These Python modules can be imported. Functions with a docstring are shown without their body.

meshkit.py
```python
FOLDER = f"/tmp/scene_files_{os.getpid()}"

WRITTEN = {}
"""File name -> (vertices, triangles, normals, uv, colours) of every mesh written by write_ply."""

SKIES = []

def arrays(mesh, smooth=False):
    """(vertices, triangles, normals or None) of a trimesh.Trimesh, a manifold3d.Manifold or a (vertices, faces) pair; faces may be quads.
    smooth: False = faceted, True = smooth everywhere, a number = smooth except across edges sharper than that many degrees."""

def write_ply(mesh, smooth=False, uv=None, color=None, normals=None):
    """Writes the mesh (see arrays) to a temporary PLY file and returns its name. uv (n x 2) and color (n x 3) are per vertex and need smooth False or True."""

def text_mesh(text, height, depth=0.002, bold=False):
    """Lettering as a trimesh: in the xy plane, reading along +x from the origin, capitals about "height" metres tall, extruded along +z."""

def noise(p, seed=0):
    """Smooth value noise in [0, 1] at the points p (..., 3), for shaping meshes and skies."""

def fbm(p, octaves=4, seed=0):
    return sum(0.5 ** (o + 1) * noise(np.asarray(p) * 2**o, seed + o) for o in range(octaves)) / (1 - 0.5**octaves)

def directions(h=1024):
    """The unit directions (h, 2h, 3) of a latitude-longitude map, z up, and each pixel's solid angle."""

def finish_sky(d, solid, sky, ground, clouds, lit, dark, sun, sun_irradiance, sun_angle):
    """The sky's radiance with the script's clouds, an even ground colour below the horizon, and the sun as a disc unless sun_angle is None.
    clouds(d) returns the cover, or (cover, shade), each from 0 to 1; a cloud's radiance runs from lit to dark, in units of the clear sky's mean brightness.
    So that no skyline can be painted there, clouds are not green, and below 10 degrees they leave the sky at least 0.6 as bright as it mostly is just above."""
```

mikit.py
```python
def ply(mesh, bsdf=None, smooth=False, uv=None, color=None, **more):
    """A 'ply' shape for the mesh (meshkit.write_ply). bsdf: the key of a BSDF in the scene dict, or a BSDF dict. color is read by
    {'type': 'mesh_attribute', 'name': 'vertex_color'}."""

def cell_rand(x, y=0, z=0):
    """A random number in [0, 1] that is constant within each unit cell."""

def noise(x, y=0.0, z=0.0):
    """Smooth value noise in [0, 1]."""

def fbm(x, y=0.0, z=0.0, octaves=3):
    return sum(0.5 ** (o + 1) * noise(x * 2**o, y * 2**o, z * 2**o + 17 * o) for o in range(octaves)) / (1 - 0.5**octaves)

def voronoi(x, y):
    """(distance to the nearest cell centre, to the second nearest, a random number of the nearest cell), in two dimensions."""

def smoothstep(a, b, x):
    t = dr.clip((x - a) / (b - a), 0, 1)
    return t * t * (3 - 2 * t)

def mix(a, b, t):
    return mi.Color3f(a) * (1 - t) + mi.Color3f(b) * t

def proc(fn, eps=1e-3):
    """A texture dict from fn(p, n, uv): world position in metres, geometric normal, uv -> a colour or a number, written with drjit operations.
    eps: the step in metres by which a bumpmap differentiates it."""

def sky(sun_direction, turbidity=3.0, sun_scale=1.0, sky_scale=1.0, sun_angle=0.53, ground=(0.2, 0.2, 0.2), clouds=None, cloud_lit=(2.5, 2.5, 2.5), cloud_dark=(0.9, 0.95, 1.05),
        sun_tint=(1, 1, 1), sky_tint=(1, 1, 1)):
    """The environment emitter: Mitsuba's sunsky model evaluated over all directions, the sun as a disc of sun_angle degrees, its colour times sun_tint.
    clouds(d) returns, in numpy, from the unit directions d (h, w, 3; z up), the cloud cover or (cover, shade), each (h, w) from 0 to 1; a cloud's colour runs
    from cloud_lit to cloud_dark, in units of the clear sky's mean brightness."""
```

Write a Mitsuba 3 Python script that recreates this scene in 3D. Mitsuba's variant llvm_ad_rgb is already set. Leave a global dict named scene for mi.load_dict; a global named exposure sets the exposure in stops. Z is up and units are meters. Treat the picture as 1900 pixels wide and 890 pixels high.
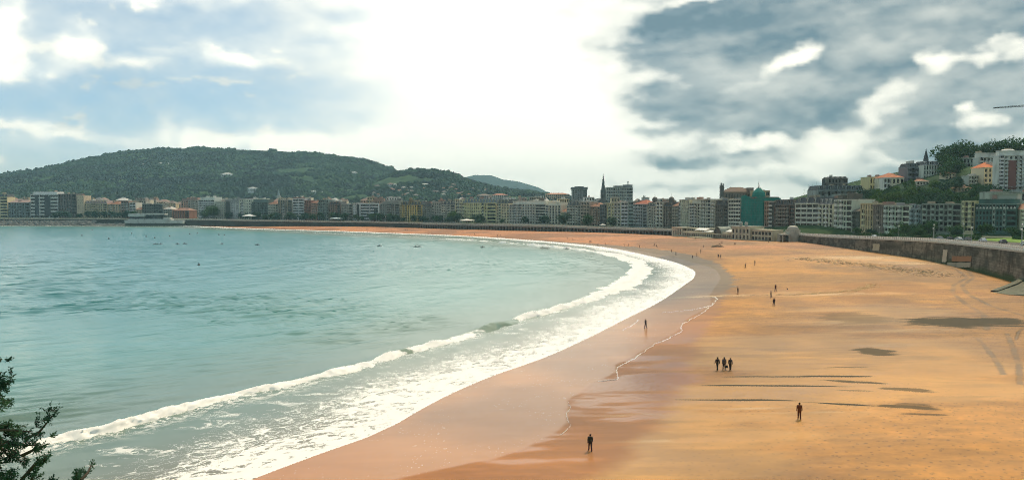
import math, random
import numpy as np, trimesh, shapely, manifold3d as m3
import drjit as dr, mitsuba as mi, mikit, meshkit
from mikit import proc, noise, fbm, voronoi, cell_rand, smoothstep, mix, ply
T = mi.ScalarTransform4f
scene, labels = {}, {}
R = random.Random(7)
rng = np.random.default_rng(7)

# ------------------------------------------------------------------ camera, sky, exposure
FOCAL, HORIZON, CAMZ = 1490.0, 385.0, 24.0          # photo pixels (1900 x 890), metres
TH = math.atan((445 - HORIZON) / FOCAL)
exposure = 1.35
scene['camera'] = {'type': 'perspective', 'fov': math.degrees(2 * math.atan(950 / FOCAL)), 'fov_axis': 'x', 'near_clip': 0.5, 'far_clip': 30000.0,
                   'medium': {'type': 'ref', 'id': 'haze_air'},
                   'to_world': T().look_at(origin=[0, 0, CAMZ], target=[0, math.cos(TH), CAMZ - math.sin(TH)], up=[0, 0, 1])}
HAZE = 0.000095
scene['haze_air'] = {'type': 'homogeneous', 'albedo': {'type': 'rgb', 'value': [0.50, 0.82, 1.0]}, 'sigma_t': HAZE}

SUN_AZ, SUN_EL = math.radians(27), math.radians(52)
SUN = [math.sin(SUN_AZ) * math.cos(SUN_EL), math.cos(SUN_AZ) * math.cos(SUN_EL), math.sin(SUN_EL)]

def clouds(d):
    """cloud cover and shade per direction: a thin bright veil ahead, broken white on the left, heavy grey-blue banks on the right, darkened further out of view"""
    az = np.arctan2(d[..., 0], d[..., 1]); el = np.arcsin(np.clip(d[..., 2], -1, 1))
    P = 57.3 * np.where(np.abs(az) < 0.9, np.tan(np.clip(az, -0.9, 0.9)), np.sign(az) * (1.26 + (np.abs(az) - 0.9) * 1.3)) * 26.0
    Q = 1490 * np.tan(np.clip(el, 0, 1.2))
    def n(sx, sy, seed, oc=5, tilt=0.0):
        return meshkit.fbm(np.stack([(P + tilt * Q) / sx, (Q - tilt * 0.6 * P) / sy, np.zeros_like(P) + seed], -1), oc, seed)
    sm = lambda a, b, x: (lambda t: t * t * (3 - 2 * t))(np.clip((x - a) / (b - a), 0, 1))
    wx = (n(190, 110, 3, 6) - .5) * 230; wy = (n(190, 110, 5, 6) - .5) * 120
    wx2 = (n(75, 45, 33, 6) - .5) * 110; wy2 = (n(75, 45, 35, 6) - .5) * 62
    def blob(x, y, rx, ry, rot=0.0, k=1.0):
        a, b = P + k * wx + wx2 - (x - 950), Q + k * wy + wy2 - (385 - y)
        c, s = math.cos(rot), math.sin(rot)
        u, v = a * c + b * s, -a * s + b * c
        return np.exp(-((u / rx) ** 2 + (v / ry) ** 2) ** 1.3)
    big, mid, fine = n(430, 105, 11, 6, .12), n(170, 46, 17, 6, .12), n(46, 20, 23, 5)
    tex = .55 * (big - .5) + .5 * (mid - .5) + .28 * (fine - .5)
    # heavy banks to the right
    right = sm(-80, 520, P + .8 * wx + 1.3 * wx2)
    D = (1.15 * blob(1310, 100, 190, 62, .1, .5) + 1.0 * blob(1560, 45, 330, 75, .0, .5) + 1.0 * blob(1720, 110, 240, 80, .12, .5) + .9 * blob(1240, 195, 130, 26, 0, .4) + .8 * blob(1168, 233, 55, 13, 0, .3)
         + .95 * blob(1480, 185, 190, 40, .25, .4) + .95 * blob(1480, 242, 130, 22, 0, .3) + .9 * blob(1720, 240, 170, 46, .15, .4) + .8 * blob(1885, 220, 120, 60, 0, .4) + .8 * blob(1290, 280, 130, 26, .1, .4) + .8 * blob(1330, 235, 190, 16, .05, .4)
         + .5 * blob(1390, 305, 60, 12, 0, .3) + .45 * blob(1560, 110, 420, 100, .05, .4) + .7 * blob(1690, 298, 260, 16, 0, .3) + .5 * blob(1430, 343, 420, 14, 0, .2) + .35 * blob(1100, 350, 200, 14, 0, .2))
    Lt = (1.0 * blob(1495, 105, 80, 30, .2, .3) + .6 * blob(1400, 142, 85, 16, .3, .3) + .95 * blob(1800, 140, 170, 36, .1, .4) + .5 * blob(1650, 205, 110, 40, .4, .4) + .7 * blob(1560, 275, 150, 34, .3, .4) + .3 * blob(1330, 318, 260, 14, .05, .4)
          + 1.3 * blob(1822, 243, 44, 20, 0, .15) + .7 * blob(1430, 195, 30, 9, .1, .2) + .8 * blob(1770, 10, 60, 11, .2, .2) + .8 * blob(1340, 8, 110, 10, .2, .2) + .6 * blob(1370, 270, 90, 12, .1, .3) + .4 * blob(1230, 270, 120, 10, 0, .3))
    low = sm(120, 30, Q)
    f = .47 + .55 * D + 1.15 * tex - .85 * Lt * np.clip(.70 + 3.2 * (mid - .46) + 1.4 * (fine - .5), 0, 1.5) + .06 * low
    bil = .5 * np.abs(2 * n(80, 30, 41, 5, .1) - 1) + .5 * np.abs(2 * n(170, 56, 43, 4, .1) - 1)       # billowed edges
    f = f + .30 * (.28 - bil) - .70 * (1 - right)
    body = np.clip(.80 + 1.1 * tex + .35 * (.3 - bil), .25, 1.0)
    bank = np.clip((.30 * sm(.05, .45, f) + .70 * sm(.36, .78, f)) * body * (1 + .06 * low), 0, 1)
    # broken white over pale blue to the left
    glare = np.exp(-((P + 20) / 300) ** 2 - ((Q - 330) / 420) ** 2)
    veil = sm(-560, 120, P + .7 * wx + wx2)
    puffs = (1.0 * blob(145, 125, 40, 26, 0, .12) + .6 * blob(250, 150, 60, 12, 0, .3) + .5 * blob(90, 165, 60, 14, 0, .3) + 1.0 * blob(10, 115, 34, 44, 0, .3) + .8 * blob(435, 112, 70, 17, 0, .3) + .6 * blob(30, 172, 50, 22, 0, .3) + .8 * blob(60, 20, 210, 26, 0, .4) + .8 * blob(330, 14, 170, 26, 0, .4)
             + .5 * blob(310, 245, 26, 22, 0, .2) + .5 * blob(560, 250, 150, 22, 0, .4) + .45 * blob(60, 262, 150, 11, 0, .3) + .5 * blob(450, 268, 240, 18, 0, .4) + .3 * blob(300, 125, 60, 9, 0, .3))
    wl = .34 + 1.5 * tex + .75 * puffs + .75 * veil + .55 * glare
    pf = sm(.42, .80, puffs * .8 + 2.4 * (.27 - bil) + 1.4 * (mid - .5) + 1.1 * (fine - .5))
    wc = np.maximum(sm(.0, 1.15, wl) * .86, pf * .9)
    cover = np.clip(.26 + .74 * wc, 0, 1)
    grey = (.75 * blob(120, 208, 270, 36, 0, .5) + .5 * blob(340, 170, 330, 70, 0, .5) + .5 * blob(230, 62, 150, 24, 0, .5) + .35 * blob(640, 170, 230, 40, 0, .5) + .28 * blob(740, 230, 200, 30, 0, .5)) * np.clip(.8 + 2 * (mid - .5), 0, 1.5)
    lshade = np.clip(.20 * sm(0, -500, P) + .30 * grey - .8 * np.clip(puffs, 0, 1) * .5 - .3 * glare + (.10 - .5 * tex) * sm(60, -420, P), 0, .6)
    cover = np.clip(cover - .22 * grey * (1 - np.clip(puffs, 0, 1)), 0, 1)
    out0 = 1 - sm(-200, 100, P); cv = cover * (1 - right) + right; cv = np.maximum(cv, bank * (1 - out0)); out0 = 1 - sm(-200, 100, P)
    sh = np.clip(lshade * (1 - right) + bank * (1 - out0), 0, 1)
    # unseen sky: grey-blue banks darkened to lower the ambient light, brightened towards the veiled sun
    out = np.clip(sm(1050, 2600, np.abs(P)) + sm(480, 900, Q), 0, 1)
    toward = np.clip((d @ (np.array(SUN) / np.linalg.norm(SUN)) - .66) / .26, 0, 1)
    gen = np.clip(.92 + .9 * (big - .5) + .35 * (mid - .5) - .75 * toward, 0, 1)
    return np.clip(cv * (1 - out) + out * .98, 0, 1), np.clip(sh * (1 - out) + out * gen, 0, 1)

scene['sky'] = mikit.sky(SUN, turbidity=3, sun_scale=0.8, sky_scale=1.0, sun_angle=3.5, sun_tint=(1.0, .92, .78), sky_tint=(1.3, 1.5, 1.42), clouds=clouds,
                         cloud_lit=(4.35, 4.2, 3.6), cloud_dark=(.55, .88, 1.06), ground=(.2, .19, .15))

# ------------------------------------------------------------------ photo pixel -> place in the world
def ray(px, py):
    a, b = (px - 950) / FOCAL, (py - 445) / FOCAL
    return np.array([a, math.cos(TH) - b * math.sin(TH), -math.sin(TH) - b * math.cos(TH)])
def ground(px, py, z=0.0):
    r = ray(px, py); t = (z - CAMZ) / r[2]
    return r[:2] * t
def at(px, py, Y):
    r = ray(px, py); return np.array([0, 0, CAMZ]) + r * (Y / r[1])

WATERLINE = [(330, 419), (400, 421), (500, 425), (640, 429), (750, 433), (850, 437), (950, 443), (1050, 451), (1130, 460), (1200, 474), (1255, 488), (1283, 500), (1287, 512), (1265, 530),
             (1220, 560), (1150, 595), (1080, 630), (1000, 665), (900, 700), (800, 745), (700, 800), (560, 850), (455, 890), (300, 950)]
BREAKER = [(300, 421), (400, 424), (560, 431), (700, 437.5), (800, 442), (900, 448), (1000, 456), (1080, 464), (1140, 474), (1172, 484), (1187, 497), (1177, 513), (1140, 535), (1080, 560), (1000, 583), (900, 611),
           (800, 641), (700, 669), (600, 696), (500, 722), (400, 745), (300, 769), (200, 796), (100, 818), (0, 845), (-120, 880)]
FILM = [(330, 418.9), (400, 420.9), (700, 432), (950, 443.5), (1100, 455), (1200, 469), (1270, 483), (1315, 496), (1336, 514), (1326, 536), (1317, 551), (1319, 568), (1273, 597), (1256, 619), (1219, 638), (1174, 667),
        (1139, 688), (1148, 703), (1111, 708), (1089, 727), (1052, 753), (1052, 790), (1022, 819), (937, 857), (826, 878), (700, 905), (480, 960)]
WET = [(330, 418.8), (400, 420.7), (700, 431), (950, 442.5), (1104, 452.5), (1163, 457.5), (1247, 467.5), (1289, 476.5), (1331, 489), (1350, 503), (1364, 520), (1358, 533), (1346, 555), (1336, 585), (1310, 612),
       (1292, 660), (1285, 720), (1240, 790), (1180, 850), (1120, 900), (1000, 980)]

def world_line(px_pts, near_end, z=0.0):
    p = [ground(x, y, z) for x, y in px_pts]
    return np.array([[-1400, 1075.], [-900, 1072.]] + [list(q) for q in p] + near_end)
def smooth_line(p, step):
    d = np.r_[0, np.cumsum(np.linalg.norm(np.diff(p, axis=0), axis=1))]
    from scipy.interpolate import PchipInterpolator
    t = np.linspace(0, d[-1], max(8, int(d[-1] / step)))
    return np.stack([PchipInterpolator(d, p[:, k])(t) for k in (0, 1)], -1)
L_water = smooth_line(world_line(WATERLINE, [[-38, 45], [-120, 12]]), 6)
L_break = smooth_line(world_line(BREAKER, [[-90, 55], [-190, 30]]), 6)
L_film = smooth_line(world_line(FILM, [[-20, 45], [-80, 5]], .1), 5)
L_wet = smooth_line(world_line(WET, [[0, 45], [-40, 0]], .3), 5)

def signed(line, x, y):
    """distance to the line, positive on its landward side"""
    P = np.stack([np.ravel(x), np.ravel(y)], -1)
    poly = shapely.Polygon(np.vstack([line, [[line[-1][0], -900], [4000, -900], [4000, 5000], [-1400, 5000]]]))
    shapely.prepare(poly)
    ls = shapely.LineString(line); shapely.prepare(ls)
    d = shapely.distance(shapely.points(P), ls)
    return np.where(shapely.contains_xy(poly, P[:, 0], P[:, 1]), d, -d).reshape(np.shape(x))

def z_sand_s(s, x, y):
    z = np.where(s > 0, 2.3 * (1 - np.exp(-np.maximum(s, 0) / 48)), np.maximum(-7, .06 * s))
    p = np.stack([np.asarray(x) / 22, np.asarray(y) / 30, np.zeros(np.shape(x))], -1)
    return z + np.where(s > 6, 1, 0) * np.clip((s - 6) / 20, 0, 1) * .22 * (meshkit.fbm(p, 3, 4) - .5)
def z_sand(x, y): return float(z_sand_s(signed(L_water, np.array([x]), np.array([y])), np.array([x]), np.array([y]))[0])
def on_sand(px, py):
    z = .5
    for _ in range(5):
        x, y = ground(px, py, z); z = max(0.0, z_sand(x, y))
    return np.array([x, y, z])

# ------------------------------------------------------------------ mesh helpers
BOXF = np.array([[0, 2, 1], [0, 3, 2], [4, 5, 6], [4, 6, 7], [0, 1, 5], [0, 5, 4], [1, 2, 6], [1, 6, 5], [2, 3, 7], [2, 7, 6], [3, 0, 4], [3, 4, 7]])
class MB:
    """collects pieces of one mesh in a local frame (u along, v away, z up)"""
    def __init__(s): s.v, s.f, s.n = [], [], 0
    def raw(s, v, f):
        v = np.asarray(v, float); s.v.append(v); s.f.append(np.asarray(f) + s.n); s.n += len(v); return s
    def box(s, u0, u1, v0, v1, z0, z1):
        return s.raw([[u0, v0, z0], [u1, v0, z0], [u1, v1, z0], [u0, v1, z0], [u0, v0, z1], [u1, v0, z1], [u1, v1, z1], [u0, v1, z1]], BOXF)
    def frustum(s, u0, u1, v0, v1, z0, z1, iu, iv):
        return s.raw([[u0, v0, z0], [u1, v0, z0], [u1, v1, z0], [u0, v1, z0], [u0 + iu, v0 + iv, z1], [u1 - iu, v0 + iv, z1], [u1 - iu, v1 - iv, z1], [u0 + iu, v1 - iv, z1]], BOXF)
    def mesh(s, m): return s.raw(m.vertices, m.faces)
    def cyl(s, c, r, z0, z1, n=10, r1=None):
        a = np.arange(n) * 2 * np.pi / n; r1 = r if r1 is None else r1
        v = np.vstack([np.c_[c[0] + r * np.cos(a), c[1] + r * np.sin(a), 0 * a + z0], np.c_[c[0] + r1 * np.cos(a), c[1] + r1 * np.sin(a), 0 * a + z1], [[c[0], c[1], z0], [c[0], c[1], z1]]])
        i = np.arange(n); j = (i + 1) % n
        return s.raw(v, np.vstack([np.c_[i, j, j + n], np.c_[i, j + n, i + n], np.c_[j, i, 0 * i + 2 * n], np.c_[i + n, j + n, 0 * i + 2 * n + 1]]))
    def dome(s, c, r, z0, h, n=12, k=4):
        prof = [(r * math.cos(t), z0 + h * math.sin(t)) for t in np.linspace(0, math.pi / 2 * .98, k + 1)]
        for (ra, za), (rb, zb) in zip(prof, prof[1:]): s.cyl(c, ra, za, zb, n, rb)
        return s
    def tube(s, pts, rad, sides=5):

        v, f = tube(pts, rad, sides); return s.raw(v, f)
    def out(s, frame=None):
        v, f = np.vstack(s.v), np.vstack(s.f)
        if frame is not None: v = frame(v)
        return v, f
def tube(points, radii, sides=5):
    p = np.asarray(points, float); t = np.gradient(p, axis=0); t /= np.linalg.norm(t, axis=1, keepdims=True) + 1e-12
    a = np.cross(t, np.where(np.abs(t[:, 2:]) < .9, [0, 0, 1.], [1., 0, 0])); a /= np.linalg.norm(a, axis=1, keepdims=True) + 1e-12
    b, g = np.cross(t, a), np.arange(sides) * 2 * np.pi / sides
    v = p[:, None] + np.broadcast_to(radii, (len(p),))[:, None, None] * (np.cos(g)[None, :, None] * a[:, None] + np.sin(g)[None, :, None] * b[:, None])
    i, j = np.meshgrid(np.arange(len(p) - 1), np.arange(sides), indexing='ij')
    q = np.stack([i * sides + j, i * sides + (j + 1) % sides, (i + 1) * sides + (j + 1) % sides, (i + 1) * sides + j], -1).reshape(-1, 4)
    f = np.vstack([q[:, [0, 1, 2]], q[:, [0, 2, 3]]])
    n = len(p) * sides
    v = np.vstack([v.reshape(-1, 3), p[:1], p[-1:]])
    k = np.arange(sides); kn = (k + 1) % sides
    return v, np.vstack([f, np.c_[kn, k, 0 * k + n], np.c_[n - sides + k, n - sides + kn, 0 * k + n + 1]])
COUNT = {}
def numbered(name):
    COUNT[name] = COUNT.get(name, -1) + 1
    return name if COUNT[name] == 0 else f'{name}_{COUNT[name]:03d}'
def tag(key, label=None, cat=None, group=None, kind=None):
    e = {k: v for k, v in (('label', label), ('category', cat), ('group', group), ('kind', kind)) if v}
    labels.setdefault(key, {}).update(e); return key
def vc(vf, col): return np.tile(np.asarray(col, float), (len(vf[0]), 1))
def put(key, vf, bsdf, col=None, smooth=False, **more):
    scene[key] = ply(vf, bsdf, smooth, color=None if col is None else vc(vf, col), **more); return key
def part(parent, name, vf, bsdf, col=None, smooth=False, kind=None, label=None):
    key = f'{parent}__{name}'; c = COUNT.get(key, -1) + 1; COUNT[key] = c
    if c: key += f'_{c:03d}'
    put(key, vf, bsdf, col, smooth)
    if kind or label: tag(key, label, None, None, kind)
    return key
def grid(xs, ys):
    X, Y = np.meshgrid(xs, ys); n, m = len(xs), len(ys)
    i, j = np.meshgrid(np.arange(n - 1), np.arange(m - 1)); a = (j * n + i).ravel()
    return X, Y, np.vstack([np.c_[a, a + 1, a + n + 1], np.c_[a, a + n + 1, a + n]])
def graded(a, b, k, lo):
    o = [a]
    while o[-1] < b: o.append(o[-1] + max(lo, k * abs(o[-1])))
    return np.array(o)
def keep(v, f, ok, *more):
    f = f[ok[f].any(1)]; used = np.unique(f); re = np.full(len(v), -1); re[used] = np.arange(len(used))
    return (v[used], re[f], *[m[used] for m in more])

# ------------------------------------------------------------------ materials
def bsdf(name, **k): scene[name] = {'type': 'twosided', 'b': {'type': 'principled', **k}}; return name
def rgb(*c): return {'type': 'rgb', 'value': list(c)}
VC = {'type': 'mesh_attribute', 'name': 'vertex_color'}
bsdf('paint_clean', base_color=VC, roughness=.8, specular=.3)
bsdf('grime', base_color=rgb(.07, .062, .05), roughness=.9, specular=.2)
scene['facade'] = {'type': 'blendbsdf', 'weight': proc(lambda p, n, uv: .03 + .38 * smoothstep(.45, .85, fbm(p.x * .35, p.y * .35, p.z * .12, 3))), 'a': {'type': 'ref', 'id': 'paint_clean'}, 'b': {'type': 'ref', 'id': 'grime'}}
bsdf('roofing', base_color=VC, roughness=.75, specular=.35)
bsdf('glass_dark', base_color=proc(lambda p, n, uv: mix((.006, .008, .010), (.07, .07, .06), smoothstep(.72, .78, cell_rand(p.x * .4 + p.y * .13, p.z * .31, p.y * .3)))), roughness=.22, specular=.4)
bsdf('metal_paint', base_color=VC, roughness=.4, specular=.5)
bsdf('cloth', base_color=VC, roughness=.85, specular=.15)
bsdf('skin', base_color=rgb(.42, .24, .16), roughness=.55)
bsdf('lamp_globe', base_color=rgb(.85, .85, .82), roughness=.3)
# ------------------------------------------------------------------ sea
def sea_mesh():
    xs = np.r_[-np.flip(graded(70, 1100, .012, .9)), np.arange(-69.2, 130, .8), graded(130, 200, .01, 1.2)[1:]]
    ys = graded(48, 1110, .0055, .4)
    X, Y, f = grid(xs, ys)
    x, y = X.ravel(), Y.ravel()
    s, b = signed(L_water, x, y), -signed(L_break, x, y)
    P3 = lambda sx, sy, k=0: np.stack([x / sx, y / sy, np.full_like(x, k)], -1)
    xa, ya = .82 * x + .57 * y, -.57 * x + .82 * y
    PA = lambda sx, sy, k=0: np.stack([xa / sx, ya / sy, np.full_like(x, k)], -1)
    warp = 26 * (meshkit.fbm(P3(70, 70), 3, 2) - .5) + 90 * (meshkit.fbm(P3(260, 260), 2, 3) - .5)
    u = b + warp
    amp = np.clip((b - 1) / 14, 0, 1)
    gate = np.clip((meshkit.fbm(P3(85, 40, 4), 3, 8) - .40) * 5, 0, 1)
    h = 0
    for lam, A, k in ((21, .30, 0), (13, .15, 2), (8.3, .09, 5)):
        c = .5 + .5 * np.cos(2 * np.pi * (u + k) / lam + 4 * meshkit.fbm(P3(30, 22, k), 2, k))
        h = h + A * (c ** 2.2 - .35) * (.25 + .75 * gate)
    fade = np.clip(200 / np.maximum(y, 1), .12, 1.0)
    h = h * fade
    r1 = 1 - np.abs(2 * meshkit.fbm(PA(7.5, 1.6, 7), 3, 9) - 1); r2 = 1 - np.abs(2 * meshkit.fbm(PA(26, 4.2, 9), 3, 10) - 1)
    chop = .34 * (r1 - .8) + .32 * (r2 - .8) + .20 * (meshkit.fbm(P3(2.2, 1.1, 2), 2, 19) - .5)
    h = amp * (h + fade ** .5 * chop * (.45 + 1.0 * gate)) + (1 - amp) * .12 * (meshkit.fbm(P3(3.5, 2.2, 3), 3, 5) - .5) * np.clip(-s / 8, 0, 1)
    lift = np.exp(-((b + .3) / 2.4) ** 2) * .25 * np.clip((-s) / 10, 0, 1)
    z = h + lift + .02
    v = np.c_[x, y, z]
    ok = (s < 3)
    return keep(v, f, ok, np.c_[s, b])
v, f, uv = sea_mesh()
scene['sea'] = ply((v, f), 'sea_water', True, uv=uv); tag('sea', 'turquoise bay water with low swell lines', kind='structure')

def rdg(f): return dr.clip(1 - dr.abs(f - .5) * 4.2, 0, 1)
def foam_cover(p, n, uv):
    w, b = -uv.x, uv.y                                   # metres seaward of the waterline; metres seaward of the breaker
    u, v = .80 * p.x + .60 * p.y, -.60 * p.x + .80 * p.y
    uu, vv = u + 2.2 * (fbm(u * .22, v * .4, 1) - .5), v + 1.5 * (fbm(u * .25, v * .4, 7) - .5)
    r1 = rdg(fbm(uu * .60, vv * 1.2, 3, 3)); r2 = rdg(fbm(uu * 1.5 + 9, vv * 2.4, 5, 3)); r3 = rdg(fbm(uu * .22 + 3, vv * .65, 8, 3))
    lace = dr.maximum(r1, dr.maximum(.95 * r2, .97 * r3))
    big = fbm(p.x * .10, p.y * .07, 3); fin = fbm(p.x * .9, p.y * .5, 5)
    lim = 13 + 11 * (big - .5)
    band = dr.clip((lim + 3 - w - 2.5 * (fin - .5)) / 13, 0, 1)
    thr = 1.0 - .44 * band ** 1.5
    swash = smoothstep(thr - .07, thr + .07, lace) * smoothstep(0, .12, band)
    dense = smoothstep(2.2, .2, w + 2.2 * (fin - .5))
    swash = dr.maximum(swash, dense * smoothstep(.30, .6, r2 + .3 * dense))
    inner = dr.minimum(b + 0, 0)
    trail = smoothstep(-6, -1.2, b) * smoothstep(1.2, -.6, b) * smoothstep(.82, .95, lace)
    streak = .75 * smoothstep(-2, -6, b) * smoothstep(.64, .74, fbm(p.x * .16 + .4 * big, p.y * .42, 12, 4)) * smoothstep(.75, .9, lace)
    specks = 0.0
    far = .9 * smoothstep(230, 420, p.y) * smoothstep(11, 3, w) * smoothstep(.15, .5, lace)
    return dr.clip(dr.maximum(dr.maximum(swash, trail), dr.maximum(streak, far)), 0, 1)
def water_colour(p, n, uv):
    w, b = -uv.x, uv.y
    q = fbm(p.x * .012, p.y * .012, 2, 3)
    c = mix((.055, .195, .185), (.036, .170, .195), smoothstep(40, 160, w + 60 * (q - .5)))
    c = mix(c, (.032, .130, .190), smoothstep(150, 520, w + 160 * (q - .5)))
    c = mix((.105, .17, .14), c, smoothstep(2, 42, b + 14 * (q - .5)))
    return mix((.17, .165, .125), c, smoothstep(2, 22, w))
scene['water_body'] = {'type': 'principled', 'base_color': proc(water_colour), 'roughness': proc(lambda p, n, uv: .13 + .10 * fbm(p.x * .05, p.y * .1, 3)), 'specular': .34}
bsdf('foam_white', base_color=rgb(.82, .83, .82), roughness=.9, specular=.2)
scene['sea_water'] = {'type': 'blendbsdf', 'weight': proc(foam_cover), 'a': {'type': 'ref', 'id': 'water_body'}, 'b': {'type': 'ref', 'id': 'foam_white'}}

def breaking_wave():
    line = smooth_line(world_line(BREAKER, [[-90, 55]]), .35)
    line = line[(line[:, 1] < 620) & (line[:, 0] > -110)]
    t = np.gradient(line, axis=0); t /= np.linalg.norm(t, axis=1, keepdims=True)
    nrm = np.c_[-t[:, 1], t[:, 0]]                       # towards the land or the sea, fixed below
    probe = signed(L_water, *(line + nrm * 3).T) - signed(L_water, *line.T)
    nrm[probe < 0] *= -1                                 # landward
    arc = np.r_[0, np.cumsum(np.linalg.norm(np.diff(line, axis=0), axis=1))]
    q = lambda sc, k, oc=3: meshkit.fbm(np.c_[arc / sc, np.full_like(arc, k), 0 * arc], oc, k)
    width, high = .9 + 2.1 * q(7, 2), .12 + 1.25 * q(10, 3) + .45 * (q(2.2, 4) - .5)
    px = 950 + FOCAL * line[:, 0] / line[:, 1]
    green = np.clip(1 - np.abs(px - 925) / 95, 0, 1) * 1.4 * np.clip((q(9, 6) - .32) * 6, 0, 1) + np.clip(1 - np.abs(px - 745) / 22, 0, 1)
    width = np.where(px > 1060, width * (1 + np.clip((px - 1060) / 80, 0, 1) * 1.3), width)
    high = high * (1 - .35 * np.clip((px - 1060) / 80, 0, 1))
    endf = np.clip(np.minimum(arc, arc[-1] - arc) / 30, 0.02, 1)
    k = 17; a = np.linspace(0, 1, k)
    pro_u = np.r_[-1.0, -.8, -.6, -.42, -.26, -.12, 0, .14, .3, .46, .6, .72, .82, .9, .97, 1.04, 1.15]
    pro_z = np.r_[-.2, .12, .36, .6, .8, .95, 1, .98, .92, .8, .68, .54, .42, .3, .18, .06, -.2]
    U = pro_u[None] * width[:, None]; Z = pro_z[None] * high[:, None] * endf[:, None]
    base = np.repeat(line[:, None], k, 1)
    P = base + nrm[:, None] * (U[..., None] + (1.8 * (q(11, 9) - .5))[:, None, None])
    pts = np.c_[P.reshape(-1, 2) / .55, Z.ravel() / .4]
    foamy = np.clip(1 - green, 0, 1)
    rough = ((meshkit.fbm(pts * .45, 3, 15) - .5) * .6 + (meshkit.fbm(pts, 4, 12) - .45) * .8 + (meshkit.fbm(pts * 2.3, 2, 14) - .5) * .4) * np.repeat(foamy[:, None], k, 1).ravel() * np.tile(np.sin(a * np.pi) ** .7, len(line))
    Zr = Z.ravel() + rough * .62
    Pr = P.reshape(-1, 2) + (np.repeat(nrm[:, None], k, 1).reshape(-1, 2)) * (rough * .8)[:, None]
    v = np.c_[Pr, Zr]
    i, j = np.meshgrid(np.arange(len(line) - 1), np.arange(k - 1), indexing='ij'); o = (i * k + j).ravel()
    f = np.vstack([np.c_[o, o + 1, o + k + 1], np.c_[o, o + k + 1, o + k]])
    if np.cross(v[f[0, 1]] - v[f[0, 0]], v[f[0, 2]] - v[f[0, 0]])[2] < 0: f = f[:, ::-1]
    return (v, f), np.c_[np.repeat(foamy, k), np.tile(a, len(line))]
mv, uvw = breaking_wave()
bsdf('wave_face', base_color=rgb(.10, .17, .12), roughness=.15, specular=.5)
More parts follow.
